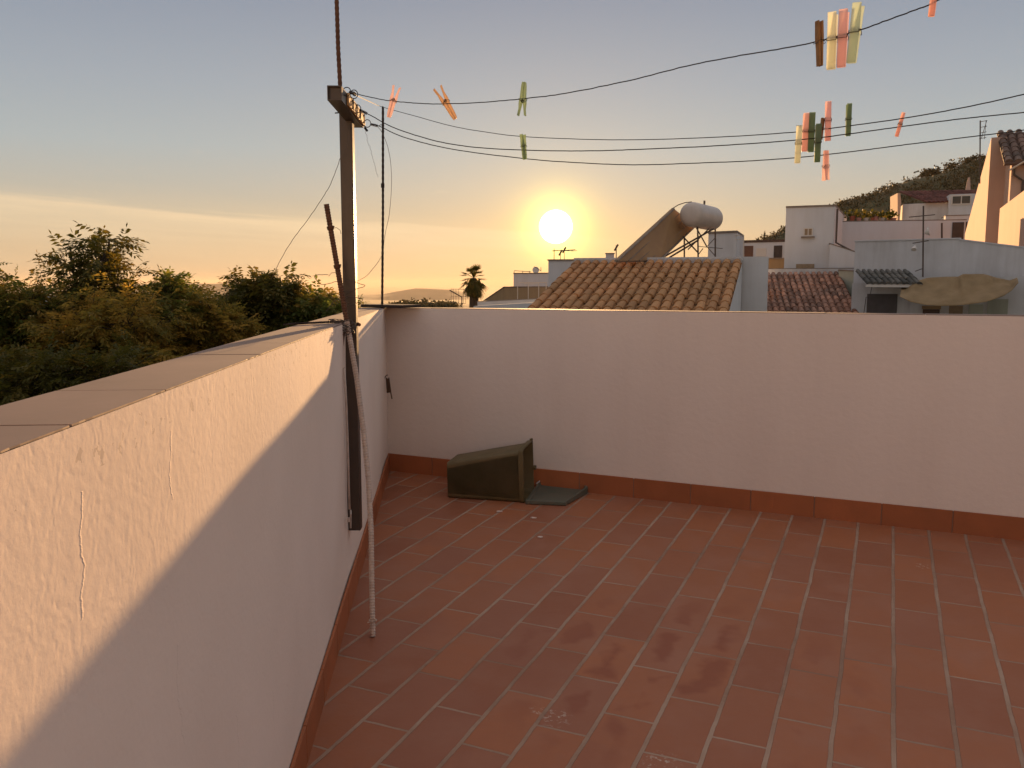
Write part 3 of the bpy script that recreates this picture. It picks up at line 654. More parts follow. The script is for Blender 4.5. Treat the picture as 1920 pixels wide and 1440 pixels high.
cm = mat('flake', (.60, .48, .42), .9)
for k, (x, y, lab) in enumerate(((936, 960, 'pale plaster flake on the tiles nearest the bin'), (1000, 972, 'pale plaster flake on the tiles, middle one of three'), (1013, 1008, 'pale plaster flake on the tiles farthest from the bin'))):
    q = fp(x, y, .001); b_ = MB(); n = 7
    pts = [q+V((math.cos(2*PI*i/n)*random.uniform(.010, .017), math.sin(2*PI*i/n)*random.uniform(.006, .011), 0)) for i in range(n)]
    b_.extr(pts, (0, 0, .004)); o = b_.build('plaster_flake', cm); tag(o, lab, 'debris', 'plaster flakes on the floor')
# ------------------------------------------------------------------ ground, hills
M['ground'] = mat('dry_ground', (.16, .13, .07), .95, (.10, .11, .05), .01)
def heightfield(name, m, xs, ys, zf, kind='structure'):
    X, Y = np.meshgrid(xs, ys); Z = zf(X, Y); v = np.stack([X, Y, Z], -1).reshape(-1, 3)
    nx, ny = len(xs), len(ys); i = np.arange(ny-1)[:, None]*nx+np.arange(nx-1)[None, :]
    q = np.stack([i, i+1, i+1+nx, i+nx], -1).reshape(-1, 4)
    o = npmesh(name, v, q, m); o.data.polygons.foreach_set('use_smooth', [True]*len(q)); return tag(o, kind=kind)
def vn(x, y, seed=0):
    """cheap smooth value noise"""
    r = np.random.default_rng(seed); T = r.random((64, 64)); xi = np.floor(x).astype(int); yi = np.floor(y).astype(int); fx = x-xi; fy = y-yi
    fx = fx*fx*(3-2*fx); fy = fy*fy*(3-2*fy); g = lambda a, b: T[a % 64, b % 64]
    return (g(xi, yi)*(1-fx)+g(xi+1, yi)*fx)*(1-fy)+(g(xi, yi+1)*(1-fx)+g(xi+1, yi+1)*fx)*fy
def fbm(x, y, seed=0, o=4): return sum(vn(x*2**k, y*2**k, seed+k)*.5**k for k in range(o))/1.9
a = np.concatenate([-np.geomspace(30000, 20, 60), np.linspace(-15, 15, 10), np.geomspace(20, 30000, 60)])
ys_ = np.concatenate([-np.geomspace(3000, 20, 25), np.linspace(-10, 60, 20), np.geomspace(70, 40000, 70)])
def gz(X, Y):
    r = np.hypot(X, Y); s = np.clip((r-60)/1500, 0, 1); s = s*s*(3-2*s)
    return -7.2-150*s+6.3*np.exp(-((X+26)**2+(Y-250)**2)/1600)+fbm(X/180, Y/180, 5)*6*np.clip((r-80)/500, 0, 1)
heightfield('ground', M['ground'], a, ys_, gz)
M['hill'] = mat('far_hills', (.075, .085, .055), 1, (.10, .09, .06), .002)
def ridge(name, D, prof, depth, seed, amp):
    """a mountain range standing at distance D; prof = surveyed skyline (px, py)"""
    px = np.array([p[0] for p in prof]); pz = np.array([P(p[0], p[1], D).z for p in prof]); x0 = np.array([P(p[0], p[1], D).x for p in prof])
    xs = np.linspace(x0[0], x0[-1], 260); ys = np.linspace(-1, 1, 26)
    def zf(X, Yn):
        top = np.interp(X, x0, pz)+(fbm(X/D*30, Yn*2+5, seed, 5)-.5)*amp
        return -158+(top+158)*np.clip(1-np.abs(Yn)**1.3, 0, 1)+(fbm(X/D*45, Yn*6, seed+9)-.5)*amp*1.5*np.clip(np.abs(Yn)*3, 0, 1)*(1-np.abs(Yn))
    o = heightfield(name, M['hill'], xs, ys, zf); 
    n = len(o.data.vertices); c = np.zeros(n*3, np.float32); o.data.vertices.foreach_get('co', c); c = c.reshape(-1, 3); c[:, 1] = D+c[:, 1]*depth; o.data.vertices.foreach_set('co', c.ravel()); o.data.update(); return o
ridge('hills', 9500, [(-600, 548), (0, 540), (180, 538), (330, 532), (430, 530), (470, 536), (560, 552), (640, 556), (720, 552), (780, 541), (850, 543), (910, 560), (960, 570), (1400, 566), (2400, 560)], 1500, 3, 25)
ridge('hills', 15000, [(-900, 536), (-100, 545), (200, 541), (380, 534), (430, 531), (520, 535), (580, 545), (700, 556), (800, 548), (900, 556), (1000, 560), (1300, 552), (2600, 548)], 1800, 13, 60)
ridge('hills', 5200, [(-700, 560), (0, 562), (300, 556), (420, 552), (520, 560), (620, 566), (800, 571), (2400, 575)], 900, 23, 18)

# wooded hill on the right
hp = [(1180, 520), (1300, 492), (1400, 452), (1430, 443), (1468, 424), (1570, 383), (1640, 358), (1700, 338), (1760, 322), (1800, 306), (1835, 294), (1930, 262), (2100, 240), (2500, 300)]
HD = 340
hx = np.array([P(p[0], p[1], HD).x for p in hp]); hz = np.array([P(p[0], p[1], HD).z for p in hp])
def hillz(X, Y):
    top = np.interp(X*HD/np.clip(Y, 200, 900)*1.0, hx, hz)
    t = np.clip((HD-Y)/150, -2, 1)
    z = np.where(t > 0, top-(top+30)*np.clip(t, 0, 1)**1.4, top-(top+150)*np.clip(-t/2, 0, 1)**1.5)
    return z+(fbm(X/25, Y/25, 41)-.5)*3-1.2
M['wood_ground'] = mat('hillside_soil', (.085, .060, .028), 1, (.060, .062, .022), .06)
heightfield('wooded_hill', M['wood_ground'], np.linspace(25, 330, 130), np.linspace(190, 640, 90), hillz)

# ------------------------------------------------------------------ foliage
def leafmat(name, stops, tr=.45):
    m = bpy.data.materials.new(name); m.use_nodes = True; N = NT(m.node_tree)
    a = N.n('ShaderNodeAttribute', attribute_name='rnd').outputs['Fac']
    c = N.ramp(a, stops)
    b = N.n('ShaderNodeBsdfPrincipled', i={'Base Color': c, 'Roughness': .6, 'Specular IOR Level': .25})
    t = N.n('ShaderNodeBsdfTranslucent', i={0: c})
    x = N.n('ShaderNodeMixShader', i={0: tr, 1: b.outputs[0], 2: t.outputs[0]})
    N.n('ShaderNodeOutputMaterial', i={0: x.outputs[0]}); return m
M['leaf'] = leafmat('leaf_green', [(0, (.070, .090, .018)), (.45, (.13, .145, .026)), (.75, (.24, .175, .030)), (1, (.34, .20, .038))], .58)
M['leaf_dark'] = leafmat('leaf_dark', [(0, (.055, .056, .010)), (.6, (.105, .092, .015)), (1, (.20, .125, .020))])
M['leaf_gold'] = leafmat('leaf_backlit', [(0, (.11, .12, .022)), (.4, (.28, .20, .034)), (1, (.50, .28, .05))], .62)  # brighter gold tones: backlight of the low sun put into the leaf colour
M['leaf_hill'] = leafmat('leaf_hill', [(0, (.050, .046, .018)), (.5, (.080, .062, .024)), (1, (.115, .078, .028))], .25)
M['bark'] = mat('bark', (.07, .05, .035), .95, (.04, .03, .022), 12)
def sprays(cen, out, Ls, nl=6, wid=.30, rs=None):
    """pinnate sprays: a drooping rachis with pairs of leaflets and one at the tip; returns quads"""
    n = len(cen); r = rs or rng
    out = out/np.linalg.norm(out, axis=1, keepdims=True)
    up = np.tile([0, 0, 1.], (n, 1)); side = np.cross(out, up); side /= np.linalg.norm(side, axis=1, keepdims=True)+1e-9
    roll = r.uniform(-.6, .6, (n, 1)); nrm = np.cross(side, out); side = side*np.cos(roll)+nrm*np.sin(roll)
    VV = []; 
    for k in range(nl):
        t = (k+.6)/nl; base = cen+out*(Ls*t)[:, None]; base[:, 2] -= Ls*t*t*.35
        for s in ((-1, 1) if k < nl-1 else (0,)):
            d = side*s*.8+out*(.55 if s else 1)+np.array([0, 0, -.28])+r.normal(0, .14, (n, 3)); d /= np.linalg.norm(d, axis=1, keepdims=True)
            ll = Ls*wid*r.uniform(.8, 1.15, n)*(1-.35*abs(t-.5)); w = np.cross(d, nrm); w /= np.linalg.norm(w, axis=1, keepdims=True)+1e-9; w = w+r.normal(0, .25, (n, 3))
            hw = (ll*.17)[:, None]; a = base; b = base+d*(ll*.5)[:, None]+w*hw; c = base+d*ll[:, None]+np.array([0, 0, -1.])*(ll*.12)[:, None]; e = base+d*(ll*.5)[:, None]-w*hw
            VV.append(np.stack([a, b, c, e], 1))
    v = np.concatenate(VV, 0).reshape(-1, 3); q = np.arange(len(v)).reshape(-1, 4); return v, q, len(VV)
def tree(name, label, cat, base, blobs, nspr, mat_leaf, L=.34, trunk=.11, group=None, seed=0, dense=1, limbs=True, nl=6):
    """blobs: (centre, radii) of the crown; the limbs run from the trunk through every blob"""
    r = np.random.default_rng(seed); rr = random.Random(seed)
    root = empty(name, base, label, cat, group)
    b_ = MB(); fork = V(base).lerp(V(np.mean([b[0] for b in blobs], 0)), .55)
    kn = [V(base), V(base).lerp(fork, .5)+V((rr.uniform(-.12, .12), rr.uniform(-.1, .1), 0)), fork]
    b_.tube(kn, [trunk, trunk*.8, trunk*.62], 8)
    CC = []; OO = []; RN = []
    tot = sum(q[1][0]*q[1][2] for q in blobs)
    for c, rad in blobs:
        c = V(c); m1 = fork.lerp(c, .5)+V((rr.uniform(-.2, .2), rr.uniform(-.2, .2), -.1*rad[2]))
        b_.tube([fork, m1, c], [trunk*.5, trunk*.33, trunk*.18], 6, caps=False)
        n = int(nspr*rad[0]*rad[2]/tot); ntw = max(7, n//14)
        ends = []
        for k in range(ntw):
            u = r.normal(size=3); u /= np.linalg.norm(u); rad_ = rr.uniform(.5, 1.16)*(1+.22*math.sin(u[0]*5+seed+u[2]*4))
            e = np.array(c)+u*np.array(rad)*rad_; s0 = V(c).lerp(m1, rr.uniform(0, .4))
            mid = s0.lerp(V(e), .5)+V((0, 0, .12*rad[2]))
            b_.tube([s0, mid, V(e)], [trunk*.13, trunk*.08, trunk*.03], 4, caps=False); ends.append((np.array(s0), np.array(mid), e, u))
        per = max(3, n//ntw)
        for s0, mid, e, u in ends:
            t = r.uniform(.35, 1.05, per)[:, None]; pts = np.where(t < .5, s0+(mid-s0)*t*2, mid+(e-mid)*(t-.5)*2)+r.normal(0, .10*min(rad), (per, 3))*.9
            o = u*.7+(e-s0)/np.linalg.norm(e-s0)*.6+r.normal(0, .55, (per, 3)); o[:, 2] *= .6
            CC.append(pts); OO.append(o); RN.append(np.clip(np.full(per, rr.random())*.55+r.random(per)*.45, 0, 1))
    sub(b_, 'trunk', M['bark'], root, smooth=True)
    cen = np.concatenate(CC); out = np.concatenate(OO); rn = np.concatenate(RN); Ls = L*r.uniform(.7, 1.2, len(cen))
    v, q, k = sprays(cen, out, Ls, nl, rs=r)
    npmesh('crown', v, q, mat_leaf, root, np.clip(np.tile(rn, k)+r.normal(0, .08, len(q)), 0, 1))
    return root
def blob(px, py, Y, rpx, rpy, dy=0, ry=None):
    c = P(px, py, Y+dy); s = (Y+dy)/F; return ((c.x, c.y, c.z), (rpx*s, ry or (rpx*s+.5)*.9, rpy*s))
G = -7.2
TG = 'street trees beyond the left parapet'
def tb(px, Y): p = P(px, 560, Y); return (p.x, p.y, G)
tree('street_tree', 'dark leafy tree at the left edge of the picture', 'tree', tb(0, 15), [blob(-60, 600, 15, 85, 90), blob(40, 570, 15, 80, 60), blob(20, 680, 15, 90, 70), blob(90, 590, 15.5, 60, 55)], 3800, M['leaf'], group=TG, seed=1)
tree('street_tree', 'tall thin-crowned tree whose open branches rise above all the others', 'tree', tb(150, 16.5), [blob(196, 470, 16.5, 50, 26), blob(150, 500, 16.5, 42, 30), blob(228, 520, 16.5, 34, 26), blob(132, 466, 16.5, 22, 12), blob(205, 448, 16.5, 20, 12), blob(175, 540, 16.5, 48, 24), blob(242, 545, 16.5, 26, 16), blob(110, 525, 16.5, 18, 14)], 640, M['leaf_dark'], L=.46, trunk=.10, group=TG, seed=2)
tree('street_tree', 'bushy tree with golden backlit leaves below the tall thin-crowned one', 'tree', tb(190, 15), [blob(170, 620, 15, 90, 60), blob(240, 600, 15, 75, 50), blob(140, 690, 15, 100, 70), blob(250, 680, 15, 80, 60)], 3900, M['leaf_gold'], group=TG, seed=3)
tree('street_tree', 'tree with two small tufts on top, left of the white chimney pipe', 'tree', tb(330, 17), [blob(312, 560, 17, 48, 38), blob(290, 533, 17, 22, 16), blob(322, 532, 17, 20, 14), blob(350, 600, 17, 65, 48), blob(290, 640, 17, 75, 50)], 2300, M['leaf'], L=.42, group=TG, seed=4)
tree('street_tree', 'low golden tree in front of the distant hills, right of the white chimney pipe', 'tree', tb(420, 17), [blob(405, 580, 17, 42, 26), blob(372, 610, 17, 50, 36), blob(430, 615, 17, 50, 30), blob(395, 650, 17, 60, 30)], 2100, M['leaf_gold'], group=TG, seed=5)
tree('street_tree', 'dark round tree topped by thin upright twigs, left of the leaning bar', 'tree', tb(500, 19), [blob(495, 560, 19, 52, 34), blob(470, 540, 19, 26, 16), blob(525, 520, 19, 24, 14), blob(500, 545, 19, 50, 22), blob(460, 590, 19, 45, 30), blob(540, 590, 19, 50, 30)], 2200, M['leaf_dark'], L=.48, group=TG, seed=6)
tree('street_tree', 'low spreading tree beside the brown post with drooping leaf fans', 'tree', tb(595, 19), [blob(592, 566, 19, 36, 16), blob(600, 552, 19, 26, 7), blob(575, 585, 19, 45, 20), blob(630, 585, 19, 25, 18)], 1250, M['leaf'], L=.48, group=TG, seed=7)
tree('street_tree', 'dark tree mass low behind the near end of the left parapet', 'tree', tb(60, 12.5), [blob(60, 720, 12.5, 110, 60), blob(-70, 730, 12.5, 90, 70), blob(190, 700, 13, 90, 45)], 3000, M['leaf_dark'], group=TG, seed=8)

# palm
def palm(px, py_top, py_b, Y):
    c = P(px, py_top, Y); base = P(px+1, py_b, Y); s = Y/F
    root = empty('palm_tree', (base.x, base.y, G-2), 'single fan palm silhouetted left of the low sun', 'palm')
    b_ = MB(); R0 = 9*s; pts = [V((base.x, base.y, G-2)), V((base.x, base.y, base.z-1)), base+(c-base)*.25, c]
    b_.tube(pts, [R0*1.1, R0*1.15, R0*.98, R0*.5], 10)
    r = random.Random(9)
    sub(b_, 'trunk', M['bark'], root)
    VV = []; 
    for k in range(95):
        th = r.uniform(0, 2*PI); ph = r.uniform(-1.15, 1.25); d = V((math.cos(th)*math.cos(ph), math.sin(th)*math.cos(ph), math.sin(ph)))
        L = 32*s*r.uniform(.75, 1.0); q = c+d*L*.58+V((0, 0, -.18*L if ph < .3 else 0))
        side = d.cross(V((0, 0, 1))).normalized(); nn = side.cross(d).normalized()
        for j in range(9):
            w = (j-4)/4*1.15; e = (d*math.cos(w)+side*math.sin(w)).normalized(); l = L*.48*(1-.25*abs(w)); tip = q+e*l+V((0, 0, -.30*l-(.25*l if ph < 0 else 0)))
            wv = e.cross(nn)*l*.10
            VV += [q-wv, q+wv, tip+wv*.3, tip-wv*.3]
        wv = side*.03; VV += [c-wv, c+wv, q+wv, q-wv]
    v = np.array([tuple(p) for p in VV]); n = len(v)//4
    npmesh('crown', v, np.arange(n*4).reshape(-1, 4), M['leaf_dark'], root, rng.random(n))
    # dry skirt under the crown
    VV = []
    for k in range(90):
        th = r.uniform(0, 2*PI); h = r.uniform(0, 1); q = c+V((math.cos(th), math.sin(th), 0))*R0*1.2+V((0, 0, -h*26*s)); t = q+V((math.cos(th)*.5, math.sin(th)*.5, -1.6))*6*s
        wv = V((-math.sin(th), math.cos(th), 0))*2.0*s; VV += [q-wv, q+wv, t+wv*.6, t-wv*.6]
    v = np.array([tuple(p) for p in VV]); n = len(v)//4
    npmesh('dry_fronds', v, np.arange(n*4).reshape(-1, 4), M['leaf_gold'], root, rng.random(n)*.6)
palm(888, 521, 572, 62)

# bushes of the far grove just over the wall, and the woodland of the right-hand hill
def clumps(name, pts, size, m, nq, flat=.7, seed=0, kind='stuff', label=None, cat=None, group=None, parent=None):
    r = np.random.default_rng(seed); n = len(pts); idx = np.repeat(np.arange(n), nq)
    c = pts[idx]+r.normal(0, 1, (n*nq, 3))*size[idx][:, None]*np.array([.42, .42, .42*flat]); c[:, 2] += size[idx]*.35
    a = r.normal(size=(n*nq, 3)); a /= np.linalg.norm(a, axis=1, keepdims=True); b = np.cross(a, r.normal(size=(n*nq, 3))); b /= np.linalg.norm(b, axis=1, keepdims=True)
    s = (size[idx]*r.uniform(.16, .34, n*nq))[:, None]
    v = np.stack([c-a*s, c+b*s*.7, c+a*s, c-b*s*.7], 1).reshape(-1, 3)
    rn = np.clip(r.random(n)[idx]*.7+r.random(n*nq)*.3, 0, 1)
    o = npmesh(name, v, np.arange(len(v)).reshape(-1, 4), m, parent, rn)
    return tag(o, label, cat, group, kind)
n = 15000; X = rng.uniform(25, 330, n); Y = rng.uniform(195, 400, n)
keep = fbm(X/30, Y/30, 77)+rng.uniform(-.2, .2, n) > .42; X, Y = X[keep], Y[keep]
Z = hillz(X, Y); clumps('woodland', np.stack([X, Y, Z], 1), rng.uniform(.7, 2.1, len(X)), M['leaf_hill'], 14, seed=3)
def smalltree(name, label, px, py, Y, h, group, m=None, conic=False, gz_=None):
    top = P(px, py, Y); base = V((top.x, top.y, top.z-h)); root = empty(name, base, label, 'tree', group)
    b_ = MB(); b_.tube([base-V((0, 0, h*.5)), top-V((0, 0, h*.3))], [h*.05, h*.025], 6); sub(b_, 'trunk', M['bark'], root)
    k = 26; r = np.random.default_rng(int(px*7)); t = r.random(k)
    if conic: pts = np.stack([top.x+r.normal(0, .07, k)*h*(1-t), top.y+r.normal(0, .07, k)*h*(1-t), base.z+h*t*.95], 1); sz = h*.22*(1.1-t)
    else: pts = np.stack([top.x+r.normal(0, .24, k)*h, top.y+r.normal(0, .24, k)*h, top.z-h*.32+r.normal(0, .11, k)*h], 1); sz = np.full(k, h*.26)
    clumps('crown', pts, sz, m or M['leaf_hill'], 16, seed=int(px), kind=None, parent=root)
for k, (px, py, h, lab) in enumerate(((1832, 291, 6.5, 'skyline tree right against the tall sunlit gable'), (1812, 296, 5.5, 'skyline tree second from the sunlit gable'), (1786, 305, 5, 'skyline tree standing by itself left of the two near the gable'),
        (1752, 314, 6.5, 'broad skyline tree halfway up the wooded ridge, right one of a close pair'), (1736, 322, 5, 'skyline tree left one of a close pair on the ridge'), (1706, 336, 4.5, 'small skyline tree below the close pair on the ridge'),
        (1677, 343, 5, 'lone rounded skyline tree above the red roofed house'), (1657, 349, 3.6, 'tiny skyline tree left of the lone rounded one'), (1581, 376, 4, 'small tree rising just behind the square white tower'))):
    smalltree('hill_tree', lab, px, py, HD-2, h, 'trees on the ridge of the wooded hill')
smalltree('hill_tree', 'thin pointed cypress on the low ridge left of the white tower', 1434, 430, HD-20, 5.5, 'trees on the ridge of the wooded hill', conic=True)
for k, (px, py, h, w, lab) in enumerate(((776, 566, 5, 0, 'round bushy tree just over the far parapet, beside the loose dark slab'), (823, 570, 3.2, 0, 'small bush over the far parapet, left of the rooftop aerial'), (838, 569, 3, 0, 'low bush touching the rooftop aerial on its left'))):
    smalltree('distant_bush', lab, px, py, 240, h, 'bushes just over the far parapet', M['leaf_hill'])
n = 260; X = rng.uniform(-34, -16, n); Y = rng.uniform(235, 262, n); clumps('scrub', np.stack([X, Y, np.full(n, P(800, 577, 245).z)], 1), rng.uniform(.6, 2.0, n), M['leaf_hill'], 16, seed=8)
n = 1700; X = rng.uniform(-700, 500, n); Y = rng.uniform(500, 2200, n); clumps('valley_scrub', np.stack([X, Y, gz(X, Y)], 1), rng.uniform(4, 12, n), M['leaf_hill'], 14, seed=18)

# ------------------------------------------------------------------ the town
M['wA'] = white_wall_mat('white_render', (.61, .60, .61), (.42, .38, .34), .35)
M['wB'] = white_wall_mat('white_render_dirty', (.62, .60, .595), (.34, .30, .27), .6)
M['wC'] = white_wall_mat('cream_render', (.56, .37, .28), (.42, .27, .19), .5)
M['wG'] = white_wall_mat('grey_green_render', (.42, .42, .34), (.25, .24, .19), .7)
M['brown'] = white_wall_mat('brown_render', (.34, .23, .13), (.22, .15, .09), .6)
M['tileA'] = mat('clay_tile', (.47, .225, .095), .85, (.34, .18, .075), 1.3, .002, 40, rndamt=.2)
M['tileF'] = mat('clay_tile_red', (.34, .165, .105), .85, (.22, .13, .095), 1.1, .002, 40, rndamt=.45)
M['tileI'] = mat('clay_tile_dark', (.20, .115, .085), .85, (.13, .09, .07), 1.1, .002, 40, rndamt=.4)
M['tileL'] = mat('grey_tile', (.15, .135, .115), .85, (.10, .095, .085), 1.5, .002, 40, rndamt=.35)
M['cap'] = mat('wall_capping', (.30, .24, .19), .9, (.16, .12, .10), 3)
M['frame'] = mat('window_frame', (.62, .56, .50), .5)
M['glass'] = mat('dark_glass', (.03, .028, .026), .12, spec=.6)
M['shutter'] = mat('brown_shutter', (.34, .24, .15), .7, (.26, .18, .11), 12)
M['door'] = mat('dark_door', (.060, .042, .035), .7, (.09, .065, .05), 6)
M['greydoor'] = mat('grey_door', (.115, .095, .090), .7, (.09, .075, .07), 4)
M['iron'] = mat('railing_iron', (.10, .07, .055), .6)
M['whiteiron'] = mat('white_iron', (.62, .52, .42), .5)

def roof_tiles(name, m, root, A, B, down, length, sp, tl=.40):
    """curved clay tiles laid in overlapping courses from the ridge A-B down the slope"""
    A, B, down = V(A), V(B), V(down).normalized(); u = (B-A); W_ = u.length; u.normalize(); nn = u.cross(down).normalized()
    if nn.z < 0: nn = -nn
    b_ = MB(); nc = int(W_/sp); rr = random.Random(int(W_*100)); r0 = sp*.42
    for i in range(nc):
        x = (i+.5)*W_/nc; j = 0; s = -.05
        while s < length:
            e = min(s+tl*1.12, length+rr.uniform(-.01, .03)); c = rr.random(); dx = rr.uniform(-.012, .012); dh = rr.uniform(0, .008)
            vs = []
            for (ss, rad, lift) in ((s, r0*.86, .0), (e, r0*1.06, (.003+dh*.6))):
                for k in range(7):
                    w = PI*k/6; vs.append(A+u*(x+dx+math.cos(w)*rad)+down*ss+nn*(math.sin(w)*rad*.9+lift))
            b_.add(vs, [(k, k+1, k+8, k+7) for k in range(6)]+[(7, 8, 9, 10, 11, 12, 13)], c); s += tl
        # the channel tile between two covers
    for i in range(nc+1):
        x = i*W_/nc; s = -.05
        while s < length:
            e = min(s+tl*1.08, length+.03); c = rr.random(); vs = []
            for (ss, lift) in ((s, .0), (e, .012)):
                for k in range(5):
                    w = PI+PI*k/4; vs.append(A+u*(min(max(x+math.cos(w)*r0*.75, 0), W_))+down*ss+nn*(math.sin(w)*r0*.35+lift))
            b_.add(vs, [(k, k+1, k+6, k+5) for k in range(4)], c*.8); s += tl
    return sub(b_, name, m, root, recalc=False)
def wall_panel(root, A, B, u0, u1, z0, z1, name, m, out=.03, frame=None, fw=.05, glaze=None, mull=0, sill=False):
    """a window or door on the wall A-B (plan points seen left to right): u in metres from A"""
    A, B = V((A[0], A[1], 0)), V((B[0], B[1], 0)); d = (B-A).normalized(); nrm = V((d.y, -d.x, 0))
    rot = Matrix((d, -nrm, V((0, 0, 1)))).transposed().to_4x4(); rot.translation = A
    if frame:
        b_ = MB()
        for a, b in (((u0, -out, z0), (u0+fw, .02, z1)), ((u1-fw, -out, z0), (u1, .02, z1)), ((u0+fw, -out, z1-fw), (u1-fw, .02, z1)), ((u0+fw, -out, z0), (u1-fw, .02, z0+fw))): b_.box(a, b, rot)
        for k in range(mull): x = u0+(u1-u0)*(k+1)/(mull+1); b_.box((x-fw*.4, -out*.9, z0+fw), (x+fw*.4, .02, z1-fw), rot)
        o = sub(b_, name, frame, root)
        g = MB(); g.box((u0+fw, -out*.45, z0+fw), (u1-fw, .018, z1-fw), rot)
        q = g.build('pane', m, None); world_child(q, root); q.parent = o; q.matrix_parent_inverse = o.matrix_parent_inverse.copy() if False else Matrix.LocRotScale(root.location, root.rotation_euler, V((1, 1, 1))).inverted()
        q.matrix_parent_inverse = Matrix.Identity(4)
    else:
        b_ = MB(); b_.box((u0, -out, z0), (u1, .02, z1), rot); o = sub(b_, name, m, root)
    if sill:
        b_ = MB(); b_.box((u0-.06, -out-.06, z0-.05), (u1+.06, -.002, z0-.003), rot); sub(b_, 'sill', M['cap'], root)
    return o
def house(label, pts, z1, m, cap=.05, group='white houses of the old town', name='house', zb=-7.5, capm=None, cat='house', over=.03):
    """pts: plan polygon; flat-topped body with a thin capping"""
    c = sum((V((p[0], p[1], 0)) for p in pts), V())/len(pts)
    root = empty(name, (c.x, c.y, zb), label, cat, group)
    b_ = MB(); zt = z1 if isinstance(z1, list) else [z1]*len(pts); b_.prism(pts, zb, [z-.002 for z in zt]); sub(b_, 'wall', m, root)
    if cap:
        q = [(p[0]+(p[0]-c.x)/max(.1, (V((p[0], p[1], 0))-c).length)*over, p[1]+(p[1]-c.y)/max(.1, (V((p[0], p[1], 0))-c).length)*over) for p in pts]
        b_ = MB(); n = len(q); vs = [V((p[0], p[1], z)) for p, z in zip(q, zt)]; b_.add(vs+[v+V((0, 0, cap)) for v in vs], [tuple(range(n))[::-1], tuple(range(n, 2*n))]+[(i, (i+1) % n, (i+1) % n+n, i+n) for i in range(n)])
        sub(b_, 'wall_capping', capm or M['cap'], root)
    return root
def xy(px, Y): p = P(px, 530, Y); return (p.x, p.y)
def zz(py, Y, px=960): return P(px, py, Y).z
def off(p, deg, d): return (p[0]+math.sin(R(deg))*d, p[1]+math.cos(R(deg))*d)
def mast(label, px, pyb, pyt, Y, style, group='television aerials', rad=.018, name='aerial'):
    a, b = P(px, pyb, Y), P(px, pyt, Y); root = empty(name, a, label, 'aerial', group); s = Y/F
    b_ = MB(); b_.tube([a-V((0, 0, .3)), b], rad, 6); sub(b_, 'mast', M['iron'], root)
    b_ = MB()
    if style == 'yagi':
        for k, hh in enumerate((.0, .0)):
            b_.tube([b+V((-.05, 0, -.06)), b+V((.55, .25, -.02))], .010, 5)
            for j in range(6): q = b+V((.02+.1*j, .045*j, -.05)); b_.tube([q+V((.06, -.12, .0)), q+V((-.06, .12, 0))], .006, 4)
            break
    if style == 'grid':
        for j in range(4): b_.tube([b+V((0, 0, -.05-.22*j)), b+V((15*s, .1, .02-.22*j))], .012, 5)
        b_.tube([b+V((4*s, 0, -.7)), b+V((13*s, .05, .0))], .012, 5); b_.tube([b+V((12*s, .1, -.7)), b+V((13*s, .1, .0))], .010, 5)
    if style == 'cross':
        for dz, w in ((-.25, .35), (-.9, .22)): q_ = MB(); q_.tube([b+V((-w, 0, dz-.03)), b+V((w, .1, dz+.04))], .012, 5); sub(q_, 'elements', M['iron'], root)
        for j, (dz, w) in enumerate(((-1.6, .12),)): b_.tube([b+V((-w, 0, dz-.03)), b+V((w, .1, dz+.04))], .012, 5)
    if style == 'bare': b_.tube([b+V((-.04, 0, -.12)), b+V((.04, 0, .02))], .022, 5)
    sub(b_, 'elements', M['iron'], root); return root

# house with the long clay roof
bearA = 19.5; ra = P(1078, 491, 17.6); rb = P(1392, 489, 16.6)
dn_ = V((-math.sin(R(bearA)), -math.cos(R(bearA)), 0)); ud = (rb-ra); ud.z = 0; ud.normalize(); dn_ = V((ud.y, -ud.x, 0)); dn_ = dn_ if dn_.y < 0 else -dn_
dn_ = (dn_+V((0, 0, -math.tan(R(14.5))))).normalized()
SL = 5.6; LH = ra+dn_*SL; RH = rb+dn_*SL
wdir = V((ud.x, ud.y, 0))
ra.z = rb.z = (ra.z+rb.z)/2
hA = empty('house', (ra.x, ra.y, -7.5), 'nearest house, with the long roof of curved clay tiles behind the far parapet', 'house', 'white houses of the old town')
roof_tiles('roof', M['tileA'], hA, ra, rb, dn_, SL, .176, .38)
b_ = MB(); e1, e2 = ra+dn_*SL, rb+dn_*SL
b_.add([ra+V((0, 0, -.03)), rb+V((0, 0, -.03)), e2+V((0, 0, -.03)), e1+V((0, 0, -.03)), V((ra.x, ra.y, -7.5)), V((rb.x, rb.y, -7.5)), V((e2.x, e2.y, -7.5)), V((e1.x, e1.y, -7.5))],
       [(0, 1, 2, 3), (3, 2, 6, 7), (0, 3, 7, 4), (1, 5, 6, 2), (0, 4, 5, 1), (4, 7, 6, 5)]); sub(b_, 'wall', M['wA'], hA)
# its raised right gable wall
g0 = rb-wdir*.75+V((0, .03, 0)); ny_ = V((-wdir.y, wdir.x, 0)); ny_ = ny_ if ny_.y > 0 else -ny_
pg = [g0, rb+wdir*.47+V((0, .03, 0)), rb+wdir*.47+V((0, .03, 0))+ny_*.6, g0+ny_*.6]
b_ = MB(); b_.prism(pg, -7.5, rb.z+.075); sub(b_, 'gable_wall', M['wB'], hA)
b_ = MB()
nm = 27
for k in range(nm):
    q = ra.lerp(rb, (k+.5)/nm); b_.tube([q+V((0, .02, .00)), q+dn_*.10+V((0, 0, .0))], .085, 7)
b_.box((0, -.10, -.12), (1, .10, .075), Matrix.LocRotScale(ra, Matrix(((wdir.x, -wdir.y, 0), (wdir.y, wdir.x, 0), (0, 0, 1))).to_quaternion(), V(((rb-ra).length, 1, 1)))); sub(b_, 'ridge_mortar', M['wB'], hA)
